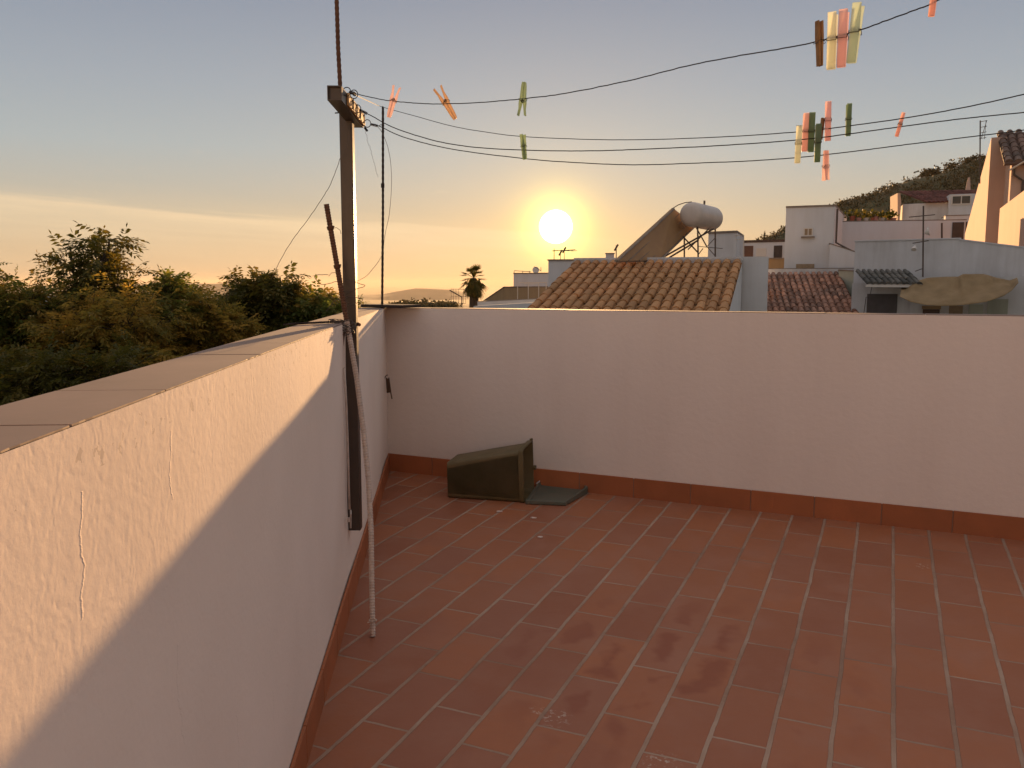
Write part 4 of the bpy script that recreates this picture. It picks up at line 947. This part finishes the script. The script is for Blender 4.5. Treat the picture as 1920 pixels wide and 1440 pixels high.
# flat house behind it that carries the solar heater
zB = zz(487.5, 18.8)
pB = [xy(1028, 19.4), xy(1398, 18.2), off(xy(1398, 18.2), 19, 6), off(xy(1028, 19.4), 19, 6)]
hB = house('flat white house behind the long clay roof, carrying the solar water heater', pB, zB, M['wA'], .03)
b_ = MB(); q = P(1143.5, 487, 20); b_.box((q.x-.085, q.y-.1, zB), (q.x+.085, q.y+.1, zz(476, 20))); sub(b_, 'chimney', M['wA'], hB)
b_ = MB(); b_.box((q.x-.10, q.y-.12, zz(476, 20)), (q.x+.10, q.y+.12, zz(474.5, 20))); sub(b_, 'chimney_cap', M['cap'], hB)
mast('thin aerial standing closest to the setting sun, leftmost of three', 1039, 488, 466, 22, 'yagi', rad=.010)
mast('aerial under the setting sun, middle one of three', 1051, 488, 470, 22, 'bare', rad=.008)
mast('bare aerial under the setting sun, rightmost of three', 1058, 488, 465, 22, 'bare', rad=.008)
mast('short aerial between the little chimney and the solar heater', 1155.5, 488, 460, 20, 'bare', rad=.012)
# solar heater
Ys = 18.4
sh = empty('solar_water_heater', (P(1300, 487, Ys).x, Ys, zB), 'solar water heater with a horizontal white tank above a tilted collector panel', 'solar heater')
c0, c1 = P(1296, 402, Ys-.25), P(1334, 410, Ys+.75); tr = 22.5*Ys/F
ax_ = (c1-c0).normalized(); b_ = MB()
pp = [c0-ax_*.10, c0-ax_*.07, c0-ax_*.02, c0+ax_*.03]+[c0.lerp(c1, t) for t in (.15, .5, .85)]+[c1, c1+ax_*.05, c1+ax_*.12, c1+ax_*.16]
b_.tube(pp, [tr*.55, tr*.80, tr*.95, tr, tr, tr, tr, tr, tr*.95, tr*.75, tr*.4], 24)
M['tank'] = mat('tank_enamel', (.60, .50, .43), .4, (.50, .41, .35), 3, spec=.5)
sub(b_, 'tank', M['tank'], sh, smooth=True)
b_ = MB(); q = c0.lerp(c1, .62)+V((0, 0, tr)); b_.tube([q-V((0, 0, .03)), q+V((0, 0, .09))], .022, 6); sub(b_, 'valve', M['iron'], sh)
t0 = P(1263, 392, Ys-.1); t1 = P(1303, 424, Ys+.9); l0 = P(1157, 489, Ys-2.2); l1 = l0+(t1-t0); l1 = P(1236, 488, Ys-1.0)
nrmp = (t0-l0).cross(t1-t0).normalized(); nrmp = -nrmp if nrmp.z < 0 else nrmp
M['panel'] = mat('collector_back', (.36, .21, .095), .6, (.28, .16, .08), 2); M['alu'] = mat('aluminium', (.45, .38, .32), .3, metal=.8)
b_ = MB(); b_.extr([l0, l1, t1, t0], nrmp*.07); sub(b_, 'collector', M['panel'], sh)
b_ = MB()
for k in (0, .25, .5, .75, 1): b_.tube([l0.lerp(l1, k)-nrmp*.012, t0.lerp(t1, k)-nrmp*.012], .020 if k in (0, 1) else .009, 5)
b_.tube([t0+nrmp*.03, t1+nrmp*.03], .03, 5); b_.tube([l0+nrmp*.03, l1+nrmp*.03], .03, 5)
sub(b_, 'collector_frame', M['cap'], sh)
b_ = MB(); b_.tube([t0+nrmp*.05, P(1272, 384, Ys), P(1284, 380, Ys), c0+V((0, 0, tr))], .010, 5); sub(b_, 'feed_pipe', M['iron'], sh)
b_ = MB(); F1 = [(1308, 424, Ys-.1), (1341, 425, Ys+.9), (1283, 441, Ys+.4)]; F2 = [(1309, 487, Ys-.1), (1341, 485, Ys+.9), (1283, 487, Ys+.4)]
for a, b in zip(F1, F2): 
    b_ = MB(); b_.tube([P(*a), P(*b)], .018, 5); sub(b_, 'leg', M['iron'], sh)
for a, b, w in (((1304, 424), (1325, 462), .014), ((1330, 428), (1290, 468), .014), ((1338, 429), (1246, 481), .020), ((1310, 450), (1250, 486), .020), ((1280, 443), (1309, 474), .016), ((1318, 466), (1309, 478), .010), ((1341, 446), (1325, 463), .008), ((1326, 463), (1341, 480), .008), ((1309, 462), (1355, 466), .007), ((1328, 465), (1345, 485), .007)):
    b_ = MB(); b_.tube([P(*a, Ys+.1), P(*b, Ys+.05)], w, 5); sub(b_, 'brace', M['iron'], sh)
rl = empty('roof_railing', P(1395, 487, 22), 'thin metal railing on the roof just right of the solar heater', 'railing')
b_ = MB(); b_.tube([P(1378, 441, 22), P(1394.5, 441.5, 22), P(1394.5, 487, 22)], .012, 5); b_.tube([P(1378, 449, 22), P(1394.5, 449, 22)], .008, 5); sub(b_, 'rail', M['whiteiron'], rl)
hC = house('small square white roof cabin behind the solar heater', [xy(1326, 22.5), xy(1379, 22), off(xy(1379, 22), 19, 2.2), off(xy(1326, 22.5), 19, 2.2)], zz(436, 22), M['wB'], .05, name='roof_cabin', cat='roof cabin', group=None)
hB2 = house('long low house wall with a door in shade, left of the white tower', [xy(1330, 44), xy(1475, 42), off(xy(1475, 42), 20, 8), off(xy(1330, 44), 20, 8)], zz(455, 43), M['wA'], .12, capm=M['tileI'])
A_, B_ = xy(1330, 44), xy(1475, 42); WL = (V((B_[0]-A_[0], B_[1]-A_[1]))).length; ux = lambda px, p0=1330, p1=1475: WL*(px-p0)/(p1-p0)
wall_panel(hB2, A_, B_, ux(1450), ux(1465), zz(483, 42), zz(460, 42), 'door', M['door'])
wall_panel(hB2, A_, B_, ux(1394), ux(1412), zz(486, 43), zz(461, 43), 'awning', M['tileF'])
wall_panel(hB2, A_, B_, ux(1418), ux(1436), zz(481, 43), zz(466, 43), 'ventilation_grille', M['frame'], frame=M['frame'], fw=.06)
wf = house('brown terrace wall below the shaded door, left of the white tower', [xy(1385, 31), xy(1500, 30.5), off(xy(1500, 30.5), 20, 3), off(xy(1385, 31), 20, 3)], zz(486, 31), M['brown'], .04, name='terrace_wall', cat='wall', group=None)
# tower
E0, E1 = xy(1469, 28), xy(1560, 27.4); E2 = xy(1582, 32.4); zE = zz(386.5, 27.4)
E3 = (E0[0]+E2[0]-E1[0], E0[1]+E2[1]-E1[1])
hE = house('square white tower house with one small shuttered window', [E0, E1, E2, E3], zE, M['wA'], .05)
WE = V((E1[0]-E0[0], E1[1]-E0[1])).length; ue = lambda px: WE*(px-1469)/91
wall_panel(hE, E0, E1, ue(1503.5), ue(1521), zz(443, 27.7), zz(427, 27.7), 'window', M['shutter'], frame=M['frame'], fw=.035, mull=1, sill=True)
wall_panel(hE, E0, E1, ue(1492), ue(1526), zz(504, 27.7), zz(495, 27.7), 'vent_window', M['shutter'])
b_ = MB(); b_.tube([V((E1[0]+.05, E1[1]-.06, zz(392, 27.4))), V((E1[0]+.05, E1[1]-.06, zz(455, 27.4))), P(1598, 471, 26.7)], .032, 6); sub(b_, 'drain_pipe', M['iron'], hE)
wE = house('low white wall sloping down from the foot of the white tower', [xy(1553, 27.0), xy(1604, 26.4), off(xy(1604, 26.4), 20, .5), off(xy(1553, 27.0), 20, .5)], [zz(457, 27), zz(474, 26.4), zz(474, 26.4), zz(457, 27)], M['wA'], .03, name='sloping_wall', cat='wall', group=None)
# long white wall behind, with pots
G0, G1 = xy(1574, 30.6), xy(1804, 29.8)
hG = house('long plain white terrace wall right of the tower, lined with potted plants', [G0, G1, off(G1, 20, .6), off(G0, 20, .6)], zz(415, 30.4), M['wA'], .03)
WG_ = V((G1[0]-G0[0], G1[1]-G0[1])).length; ug = lambda px: WG_*(px-1574)/230
wall_panel(hG, G0, G1, ug(1780), ug(1801), zz(449, 29.9), zz(417, 29.9), 'door', M['door'])
b_ = MB(); b_.tube([P(1766, 418, 29.7), P(1766, 448, 29.7)], .03, 6); sub(b_, 'post', M['iron'], hG)
pt_m = [mat('pot_red', (.40, .12, .07), .8), mat('pot_pink', (.55, .25, .20), .8), mat('pot_white', (.6, .52, .46), .8)]
for k, px in enumerate((1598, 1610, 1624, 1637, 1642, 1654, 1668, 1676)):
    q = P(px, 414, 30.75-.02*k); big = k in (0, 4)
    rt = empty('potted_plant', q, ('potted plant on the long white wall, number counted from the tower: ' + ('first', 'second', 'third', 'fourth', 'fifth', 'sixth', 'seventh', 'eighth')[k]), 'potted plant', 'potted plants on the long white wall')
    b_ = MB(); b_.tube([q-V((0, 0, .02)), q+V((0, 0, .10+.06*big))], [.065, .09+.02*big], 8); sub(b_, 'pot', pt_m[k % 3], rt)
    clumps('foliage', np.array([[q.x, q.y, q.z+.12]]), np.array([.27]), M['leaf_dark'], 26, seed=k, kind=None, parent=rt)
# red roofed house
H0, H1 = xy(1686, 58), xy(1830, 56)
hH = house('white house with a low dark red roof below the wooded hill', [H0, H1, off(H1, 20, 8), off(H0, 20, 8)], zz(380, 57), M['wB'], 0)
roof_tiles('roof', mat('red_tile', (.16, .060, .045), .85, (.11, .045, .035), 1, rndamt=.3), hH, P(1686, 360, 60.5), P(1840, 357, 58.5), V((.1, -1, -.30)), 3.6, .24, .5)
b_ = MB(); b_.extr([P(1683, 362, 57.6), P(1688, 362, 57.5), P(1690, 380, 57.5), P(1687, 413, 57.5), P(1683, 413, 57.6)], V((.6, 2.5, 0))); sub(b_, 'gable_wall', M['wC'], hH)
W2_ = V((H1[0]-H0[0], H1[1]-H0[1])).length; uh = lambda px: W2_*(px-1686)/144
b_ = MB(); q0, q1 = xy(1771, 56.2), xy(1822, 55.6); b_.prism([q0, q1, off(q1, 20, 3), off(q0, 20, 3)], zz(440, 56), zz(364, 56)); sub(b_, 'stair_tower', M['wA'], hH)
wall_panel(hH, q0, q1, .12, 1.25, zz(384, 56), zz(366, 56), 'window', M['glass'], frame=M['frame'], fw=.07, mull=1, out=.05)
q0, q1 = xy(1766, 50), xy(1830, 49.2); hH2 = house('white house front with a dark doorway, left of the tall sunlit gable', [q0, q1, off(q1, 20, 2), off(q0, 20, 2)], zz(405, 50), M['wA'], .04)
wall_panel(hH2, q0, q1, .42, 1.12, zz(446, 50), zz(417, 50), 'door', M['door']); wall_panel(hH2, q0, q1, 1.3, 1.55, zz(446, 50), zz(417, 50), 'shutter', M['shutter'])
# tall sunlit house
bI = 23.0; YI = 36.0
I0 = xy(1842, YI); I1 = off(I0, bI, 10.6)
zI = zz(258, YI, 1842)
hI = empty('house', (I0[0], I0[1], -7.5), 'tall house on the right with a sunlit side wall and a dark tiled roof', 'house', 'white houses of the old town')
z1_ = P(1803, 447, V((I1[0], I1[1])).y if False else I1[1]).z
b_ = MB(); rgt = 113.0
pts = [I0, off(I0, rgt, .56), off(off(I0, rgt, .56), bI, 10.6), I1]
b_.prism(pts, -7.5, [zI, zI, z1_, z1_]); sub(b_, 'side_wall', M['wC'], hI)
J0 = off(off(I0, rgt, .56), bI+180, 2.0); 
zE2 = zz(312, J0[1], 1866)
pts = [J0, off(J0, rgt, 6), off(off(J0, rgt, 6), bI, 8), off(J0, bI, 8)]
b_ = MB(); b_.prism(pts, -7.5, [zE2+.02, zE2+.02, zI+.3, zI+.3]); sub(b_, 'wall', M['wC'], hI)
Wi = 4.5
fa, fb = J0, off(J0, rgt, 4.5)
wall_panel(hI, fa, fb, .83, 2.0, zz(380, fa[1], 1900), zz(347, fa[1], 1900), 'window', M['glass'], frame=M['frame'], fw=.06, mull=1, out=.05, sill=True)
wall_panel(hI, fa, fb, .80, 2.03, zz(346, fa[1], 1900)+.02, zz(341, fa[1], 1900)+.03, 'shutter_box', M['frame'], out=.09)
b_ = MB(); q = V((fa[0], fa[1], 0)); dI = V((math.sin(R(rgt)), math.cos(R(rgt)), 0)); nI = V((-dI.y*0+math.sin(R(bI+180)), math.cos(R(bI+180)), 0))
b_.tube([q+nI*.13+dI*.08+V((0, 0, zE2-.02)), q+nI*.10+dI*.08+V((0, 0, zE2-.33)), q+nI*.07+dI*.40+V((0, 0, zE2-.56)), q+nI*.07+dI*.40+V((0, 0, zE2-2.0))], .046, 6); sub(b_, 'drain_pipe', M['iron'], hI)
r0_ = V((*off(off(I0, 0, 0), bI, .3), zI+.10)); r1_ = r0_+dI*4.9; run = (V((*J0, 0))-V((*r0_.xy, 0))).length+.2
r0_ = V((*off(off(J0, rgt+180, .30), bI, 2.9), zz(251, YI, 1842)+.16)); r1_ = r0_+dI*6.4
dv = (V((*off(J0, bI+180, .32), zE2+.12))-V((*off(J0, bI, 2.9), r0_.z)))
roof_tiles('roof', M['tileI'], hI, r0_, r1_, dv, dv.length, .31, .52)
b_ = MB(); e = r0_+dv; b_.tube([e+V((0, 0, -.06)), e+dI*6.4+V((0, 0, -.08))], .065, 6); sub(b_, 'gutter', M['tileF'], hI)
mast('tall aerial standing beside the gable of the tall sunlit house', 1838, 330, 226, 35.5, 'grid', rad=.024)
b_ = MB(); b_.tube([P(1893, 319, J0[1]-.5), P(1926, 300, J0[1]-1.2)], .035, 6); sub(b_, 'awning_bar', M['whiteiron'], hI)
lp_ = empty('wall_lamp', P(1714, 465, 22.2), 'small white lamp on the big plain white block, left of the tall aerial mast', 'lamp')
b_ = MB(); b_.tube([P(1716, 461, 22.25), P(1714, 465, 22.15), P(1713.5, 468, 22.12)], [.02, .05, .065], 10); sub(b_, 'shade', M['frame'], lp_)
ch_ = empty('chimney', P(1816, 352, 57), 'thin pointed white chimney on the red roofed house, beside the tall gable', 'chimney')
b_ = MB(); b_.tube([P(1815, 356, 57), P(1816, 345, 57), P(1817, 333, 57)], [.16, .12, .06], 8); sub(b_, 'stack', M['wC'], ch_)
# sunlit near wall at the right edge
JY = 32.6; K0 = xy(1866, JY); bJ = 24.0
K1 = off(K0, bJ+180, 8.6)
zK = zz(391, JY, 1866)
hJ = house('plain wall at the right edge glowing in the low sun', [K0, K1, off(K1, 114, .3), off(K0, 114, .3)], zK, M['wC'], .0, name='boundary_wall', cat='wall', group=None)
# big white block with mast, roof strip, door and tarpaulin
YK = 22.5
k0, k1, k2 = xy(1600, YK+.8), xy(1796, YK-.3), xy(1990, YK-2.2)
zk = [zz(453, YK+.8, 1600), zz(448, YK-.3, 1796)]
hK = house('big plain white block with a tall aerial mast, above the sagging tarpaulin', [k0, k1, off(k1, 24, 3), off(k0, 24, 3)], [zk[0], zk[1], zk[1], zk[0]], M['wB'], .03, capm=M['wA'])
hK2 = house('lower white wall running to the right edge under the sunlit houses', [k1, k2, off(k2, 24, 2), off(k1, 24, 2)], [zz(450, YK-.3, 1796), zz(474, YK-2.2, 1990), zz(474, YK-2.2, 1990), zz(450, YK-.3, 1796)], M['wB'], .03, capm=M['wA'], name='terrace_wall', cat='wall', group=None)
b_ = MB(); q0, q1 = xy(1812, YK-.9), xy(1880, YK-1.5); 
ms = mast('tall thin aerial mast standing against the big plain white block', 1731.5, 505, 386, YK-.3, 'cross', rad=.020)
b_ = MB(); q = P(1734, 437, YK-.35); b_.tube([q, q+V((.06, -.05, .03)), q+V((.08, -.06, .035))], [.02, .10, .11], 12); sub(b_, 'dish', M['frame'], ms)
la, lb_ = P(1604, 508, YK+.3), P(1704, 508, YK-.3)
cn = empty('tiled_canopy', la, 'small grey tiled canopy over the dark doorway, left of the tarpaulin', 'canopy')
roof_tiles('roof', M['tileL'], cn, la, lb_, V((-.1, -1, -.33)), 1.05, .135, .35)
b_ = MB(); b_.box((0, -.05, -.10), (1, .04, -.03), Matrix.LocRotScale(la+V((-.1, -1, -.33)).normalized()*1.0, (lb_-la).to_track_quat('X', 'Z'), V(((lb_-la).length, 1, 1)))); sub(b_, 'fascia', M['frame'], cn)
m0, m1 = xy(1598, YK+.1), xy(1712, YK-.6)
hM = house('lower white front under the grey canopy, with a wide dark doorway', [m0, m1, off(m1, 24, .5), off(m0, 24, .5)], zz(531, YK-.2, 1650), M['wB'], 0)
Wm = V((m1[0]-m0[0], m1[1]-m0[1])).length; um = lambda px: Wm*(px-1598)/114
wall_panel(hM, m0, m1, um(1628), um(1685), zz(640, YK), zz(551, YK-.2), 'door', M['greydoor'], out=.02)
b_ = MB(); b_.tube([P(1635, 536, YK-.5), P(1632, 551, YK-.5)], .008, 5); b_.tube([P(1633, 557, YK-.5), P(1624, 557, YK-.5), P(1618, 600, YK-.5)], .010, 5); b_.tube([P(1628, 557, YK-.5), P(1624, 600, YK-.5)], .008, 5); sub(b_, 'hand_rail', M['iron'], hM)
# grey green wall beside roof F
pF0, pF1 = xy(1572, 25.4), xy(1601, 24.8); wF = house('weathered grey green wall end between the red tiled roof and the white block', [pF0, pF1, off(pF1, 20, 1), off(pF0, 20, 1)], [zz(507, 25.4), zz(509, 24.8), zz(509, 24.8), zz(507, 25.4)], M['wG'], .03, name='party_wall', cat='wall', group=None)
# roof F
fa_, fb_ = P(1424, 514, 26.6), P(1574, 512, 25.9)
hF = empty('house', (fa_.x, fa_.y, -7.5), 'house with the reddish tiled roof below the white tower', 'house', 'white houses of the old town')
roof_tiles('roof', M['tileF'], hF, fa_, fb_, V((-.22, -1, -.30)), 7.0, .158, .34)
b_ = MB(); e1, e2 = fa_+V((-.22, -1, -.30)).normalized()*7.0, fb_+V((-.22, -1, -.30)).normalized()*7.0
dz_ = V((0, 0, -.06)); b_.add([fa_+dz_, fb_+dz_, e2+dz_, e1+dz_]+[V((p.x, p.y, -7.5)) for p in (fa_, fb_, e2, e1)], [(0, 1, 2, 3), (3, 2, 6, 7), (0, 3, 7, 4), (1, 5, 6, 2), (0, 4, 5, 1), (4, 7, 6, 5)]); sub(b_, 'wall', M['wB'], hF)
q0, q1 = xy(1425, 27.2), xy(1600, 26.2); house('pale grey parapet strip along the ridge of the red tiled roof', [q0, q1, off(q1, 20, .3), off(q0, 20, .3)], zz(504, 26.7), M['wB'], .02, name='parapet_strip', cat='wall', group=None)

# tarpaulin with its ropes, and the little shed fronts beneath it
tm = mat('tarpaulin_cloth', (.36, .24, .125), .85, (.27, .18, .09), 3, .004, 14, transl=.15)
nx, ny = 44, 16; top = [(1690, 540), (1712, 530), (1738, 521), (1775, 519), (1796, 519), (1806, 514), (1846, 514), (1868, 521), (1893, 526), (1907, 521)]
bot = [(1687, 556), (1706, 566), (1735, 572), (1765, 574), (1790, 573), (1815, 571), (1850, 566), (1880, 556), (1897, 545), (1910, 530)]
vs = []; rr = random.Random(4)
for i in range(nx+1):
    t = i/nx*9; k = min(8, int(t)); f = t-k
    tx, ty = top[k][0]*(1-f)+top[k+1][0]*f, top[k][1]*(1-f)+top[k+1][1]*f; bx_, by = bot[k][0]*(1-f)+bot[k+1][0]*f, bot[k][1]*(1-f)+bot[k+1][1]*f
    for j in range(ny+1):
        g = j/ny; wr = .06*math.sin(i*.55+g*3+math.sin(i*.2)*2)+.025*math.sin(i*1.4-g*6)+.03*math.sin(g*11+i*.5)
        Yt = YK-.9-1.15*g-(1.2*i/nx)+wr+.10*math.sin(PI*g)
        vs.append(P(tx*(1-g)+bx_*g, ty*(1-g)+by*g+2.2*math.sin(PI*g)*math.sin(i*.7), Yt))
b_ = MB(); b_.add(vs, [(i*(ny+1)+j, (i+1)*(ny+1)+j, (i+1)*(ny+1)+j+1, i*(ny+1)+j+1) for i in range(nx) for j in range(ny)])
o = b_.build('tarpaulin', tm, smooth=True, recalc=False); so_ = o.modifiers.new('s', 'SOLIDIFY'); so_.thickness = .006
tag(o, 'sagging yellow brown tarpaulin stretched over a terrace before the white block', 'tarpaulin')
q0, q1 = xy(1708, YK-.62), xy(1930, YK-2.0)
hS = house('shaded terrace front with shutters and a counter beneath the tarpaulin', [q0, q1, off(q1, 24, .4), off(q0, 24, .4)], zz(519, YK-1.2, 1800), M['wB'], 0, name='terrace_front', cat='shed', group=None)
Ws = V((q1[0]-q0[0], q1[1]-q0[1])).length; us = lambda px: Ws*(px-1708)/222
for a, b, t, bt, nm_, mm in ((1733, 1770, 574, 580, 'counter', M['brown']), (1735, 1768, 580.5, 620, 'brown_door', M['tileI']), (1786, 1812, 573, 620, 'shutter', M['shutter']), (1823, 1850, 570, 620, 'shutter', M['wG']), (1858, 1895, 560, 620, 'shutter', M['wG'])):
    wall_panel(hS, q0, q1, us(a), us(b), zz(bt, YK-1.2, a), zz(t, YK-1.2, a), nm_, mm, out=.05)

# ------------------------------------------------------------------ left of the sun: terrace house, palm neighbours
pN = [xy(963, 40), xy(1032, 39), off(xy(1032, 39), 15, 6), off(xy(963, 40), 15, 6)]
hN = house('small two storey white house with a roof dish, just left of the sun', pN, zz(513, 39.5), M['wA'], .04)
b_ = MB()
for px in (964, 980, 993): b_.tube([P(px, 513, 39.8), P(px, 508, 39.8)], .012, 5)
b_.tube([P(964, 507.5, 39.8), P(996, 509.5, 39.8)], .014, 5); sub(b_, 'roof_rail', M['iron'], hN)
ds = empty('satellite_dish', P(1004, 512, 39.6), 'round satellite dish on the small white house left of the sun', 'dish')
b_ = MB(); q = P(1004.5, 507.5, 39.6); b_.tube([q+V((0, .06, .0)), q+V((0, .0, .02)), q+V((.0, -.04, .03))], [.04, .13, .155], 14); sub(b_, 'bowl', M['frame'], ds)
b_ = MB(); b_.tube([P(1002, 500, 39.5), P(1009, 504, 39.2), P(1014, 508, 39.2)], .014, 5); b_.tube([P(1014, 501, 39.3), P(1014.5, 509, 39.3)], .014, 5); sub(b_, 'arm', M['iron'], ds)
pO = [xy(918, 36), xy(1032, 35), off(xy(1032, 35), 15, 3), off(xy(918, 36), 15, 3)]
hO = house('dark gabled house end below the small white house left of the sun', [xy(905, 38), xy(945, 37), xy(1034, 36.5), off(xy(1034, 36.5), 10, 1.5), off(xy(945, 37), 10, 1.5), off(xy(905, 38), 10, 1.5)], [zz(566, 38), zz(538.5, 37), zz(538, 36.5), zz(538, 36.5), zz(538.5, 37), zz(566, 38)], M['brown'], .03)
hO2 = house('low pale terrace wall in front of the white posts, left of the sun', [xy(895, 34), xy(1030, 33.5), off(xy(1030, 33.5), 10, .8), off(xy(895, 34), 10, .8)], [zz(566, 34), zz(559.5, 33.5), zz(559.5, 33.5), zz(566, 34)], M['wA'], .02, name='terrace_wall', cat='wall', group=None)
pg_ = empty('pergola', P(990, 560, 34.3), 'light white pergola frame of thin posts left of the sun', 'pergola')
for px, pt in ((970.5, 536), (990.5, 532), (1010, 532), (1024, 530)):
    b_ = MB(); b_.tube([P(px, 561, 34.4), P(px, pt, 34.4)], .016, 5); sub(b_, 'post', M['whiteiron'], pg_)
b_ = MB(); b_.tube([P(974, 530, 34.4), P(1025, 529.5, 34.4)], .018, 5); b_.tube([P(983, 532, 34.0), P(1010, 532, 34.0)], .014, 5); sub(b_, 'beam', M['whiteiron'], pg_)
q0, q1 = P(888, 574, 21), P(1005, 567, 19.5)
b_ = MB(); b_.prism([q0, q1, off(q1, 15, .35), off(q0, 15, .35)], min(q0.z, q1.z)-3, [q0.z, q1.z, q1.z, q0.z]); o = b_.build('parapet_edge', M['wA']); tag(o, 'slanting pale parapet edge just over the far wall, below the palm', 'wall')
ar = empty('roof_aerial', P(866, 572, 45), 'skeletal grid aerial just left of the palm', 'aerial')
b_ = MB(); b_.tube([P(866, 575, 45), P(866, 556, 45)], .03, 5); b_.tube([P(843, 544, 45), P(866, 557, 45)], .03, 5); sub(b_, 'mast', M['iron'], ar)
b_ = MB()
for px in (846, 850, 855, 860, 869, 873): b_.tube([P(px, 541, 45), P(px, 568, 45)], .008, 4)
for py in (542, 555, 568): b_.tube([P(846, py, 45), P(874, py+1, 45)], .010, 4)
sub(b_, 'grid', M['iron'], ar)
pole_ = empty('chimney_pipe', P(378, 583, 30), 'thin white chimney pipe rising out of the trees before the hills', 'chimney pipe')
b_ = MB(); b_.tube([P(381, 620, 30), P(378.5, 572, 30), P(377, 562, 30)], .035, 8); sub(b_, 'pipe', M['frame'], pole_)
b_ = MB(); b_.tube([P(376.8, 561, 30), P(375.6, 554, 30)], [.05, .03], 8); sub(b_, 'cowl', M['iron'], pole_)
# low houses down the slope, glimpsed between the trees
for k, (pa, pb, Y, t, lab) in enumerate(((60, 140, 60, 556, 'pale house glimpsed through the tall thin-crowned tree'), (330, 372, 55, 576, 'pale house glimpsed left of the white chimney pipe'), (-40, 50, 42, 700, 'white house front glimpsed low between the trees at the left edge'), (400, 450, 80, 575, 'pale house glimpsed right of the white chimney pipe'), (600, 650, 48, 560, 'white house glimpsed behind the leaning bar'))):
    house(lab, [xy(pa, Y), xy(pb, Y-1), off(xy(pb, Y-1), -20, 8), off(xy(pa, Y), -20, 8)], zz(t, Y), M['wA'], .05, zb=-30)

# ------------------------------------------------------------------ unseen stair house behind the camera, added to bounce sunlight onto the far wall
sb_ = [W2(-.9+1.0, -6.9), W2(6.0, -6.9), W2(6.0, -9.6), W2(.1, -9.6)]
hT = house('unseen white stair house added at the back of the terrace to bounce sunlight', [tuple(p)[:2] for p in sb_], CZ+1.25, M['wA'], .05, name='bounce_house', cat='bounce wall', group=None, zb=-7.5)
# ------------------------------------------------------------------ evening haze
if HAZE:
    b_ = MB(); b_.box((-31500, -3500, -175), (31500, 41000, 105)); hz = b_.build('haze', mat('haze_air', (.8, .8, .8))); tag(hz, kind='stuff')
    m = hz.data.materials[0]; N = NT(m.node_tree)
    v_ = N.n('ShaderNodeVolumePrincipled', i={'Color': (.70, .60, .48, 1), 'Density': HAZE, 'Anisotropy': .25}); N.n('ShaderNodeOutputMaterial', i={'Volume': v_.outputs[0]})
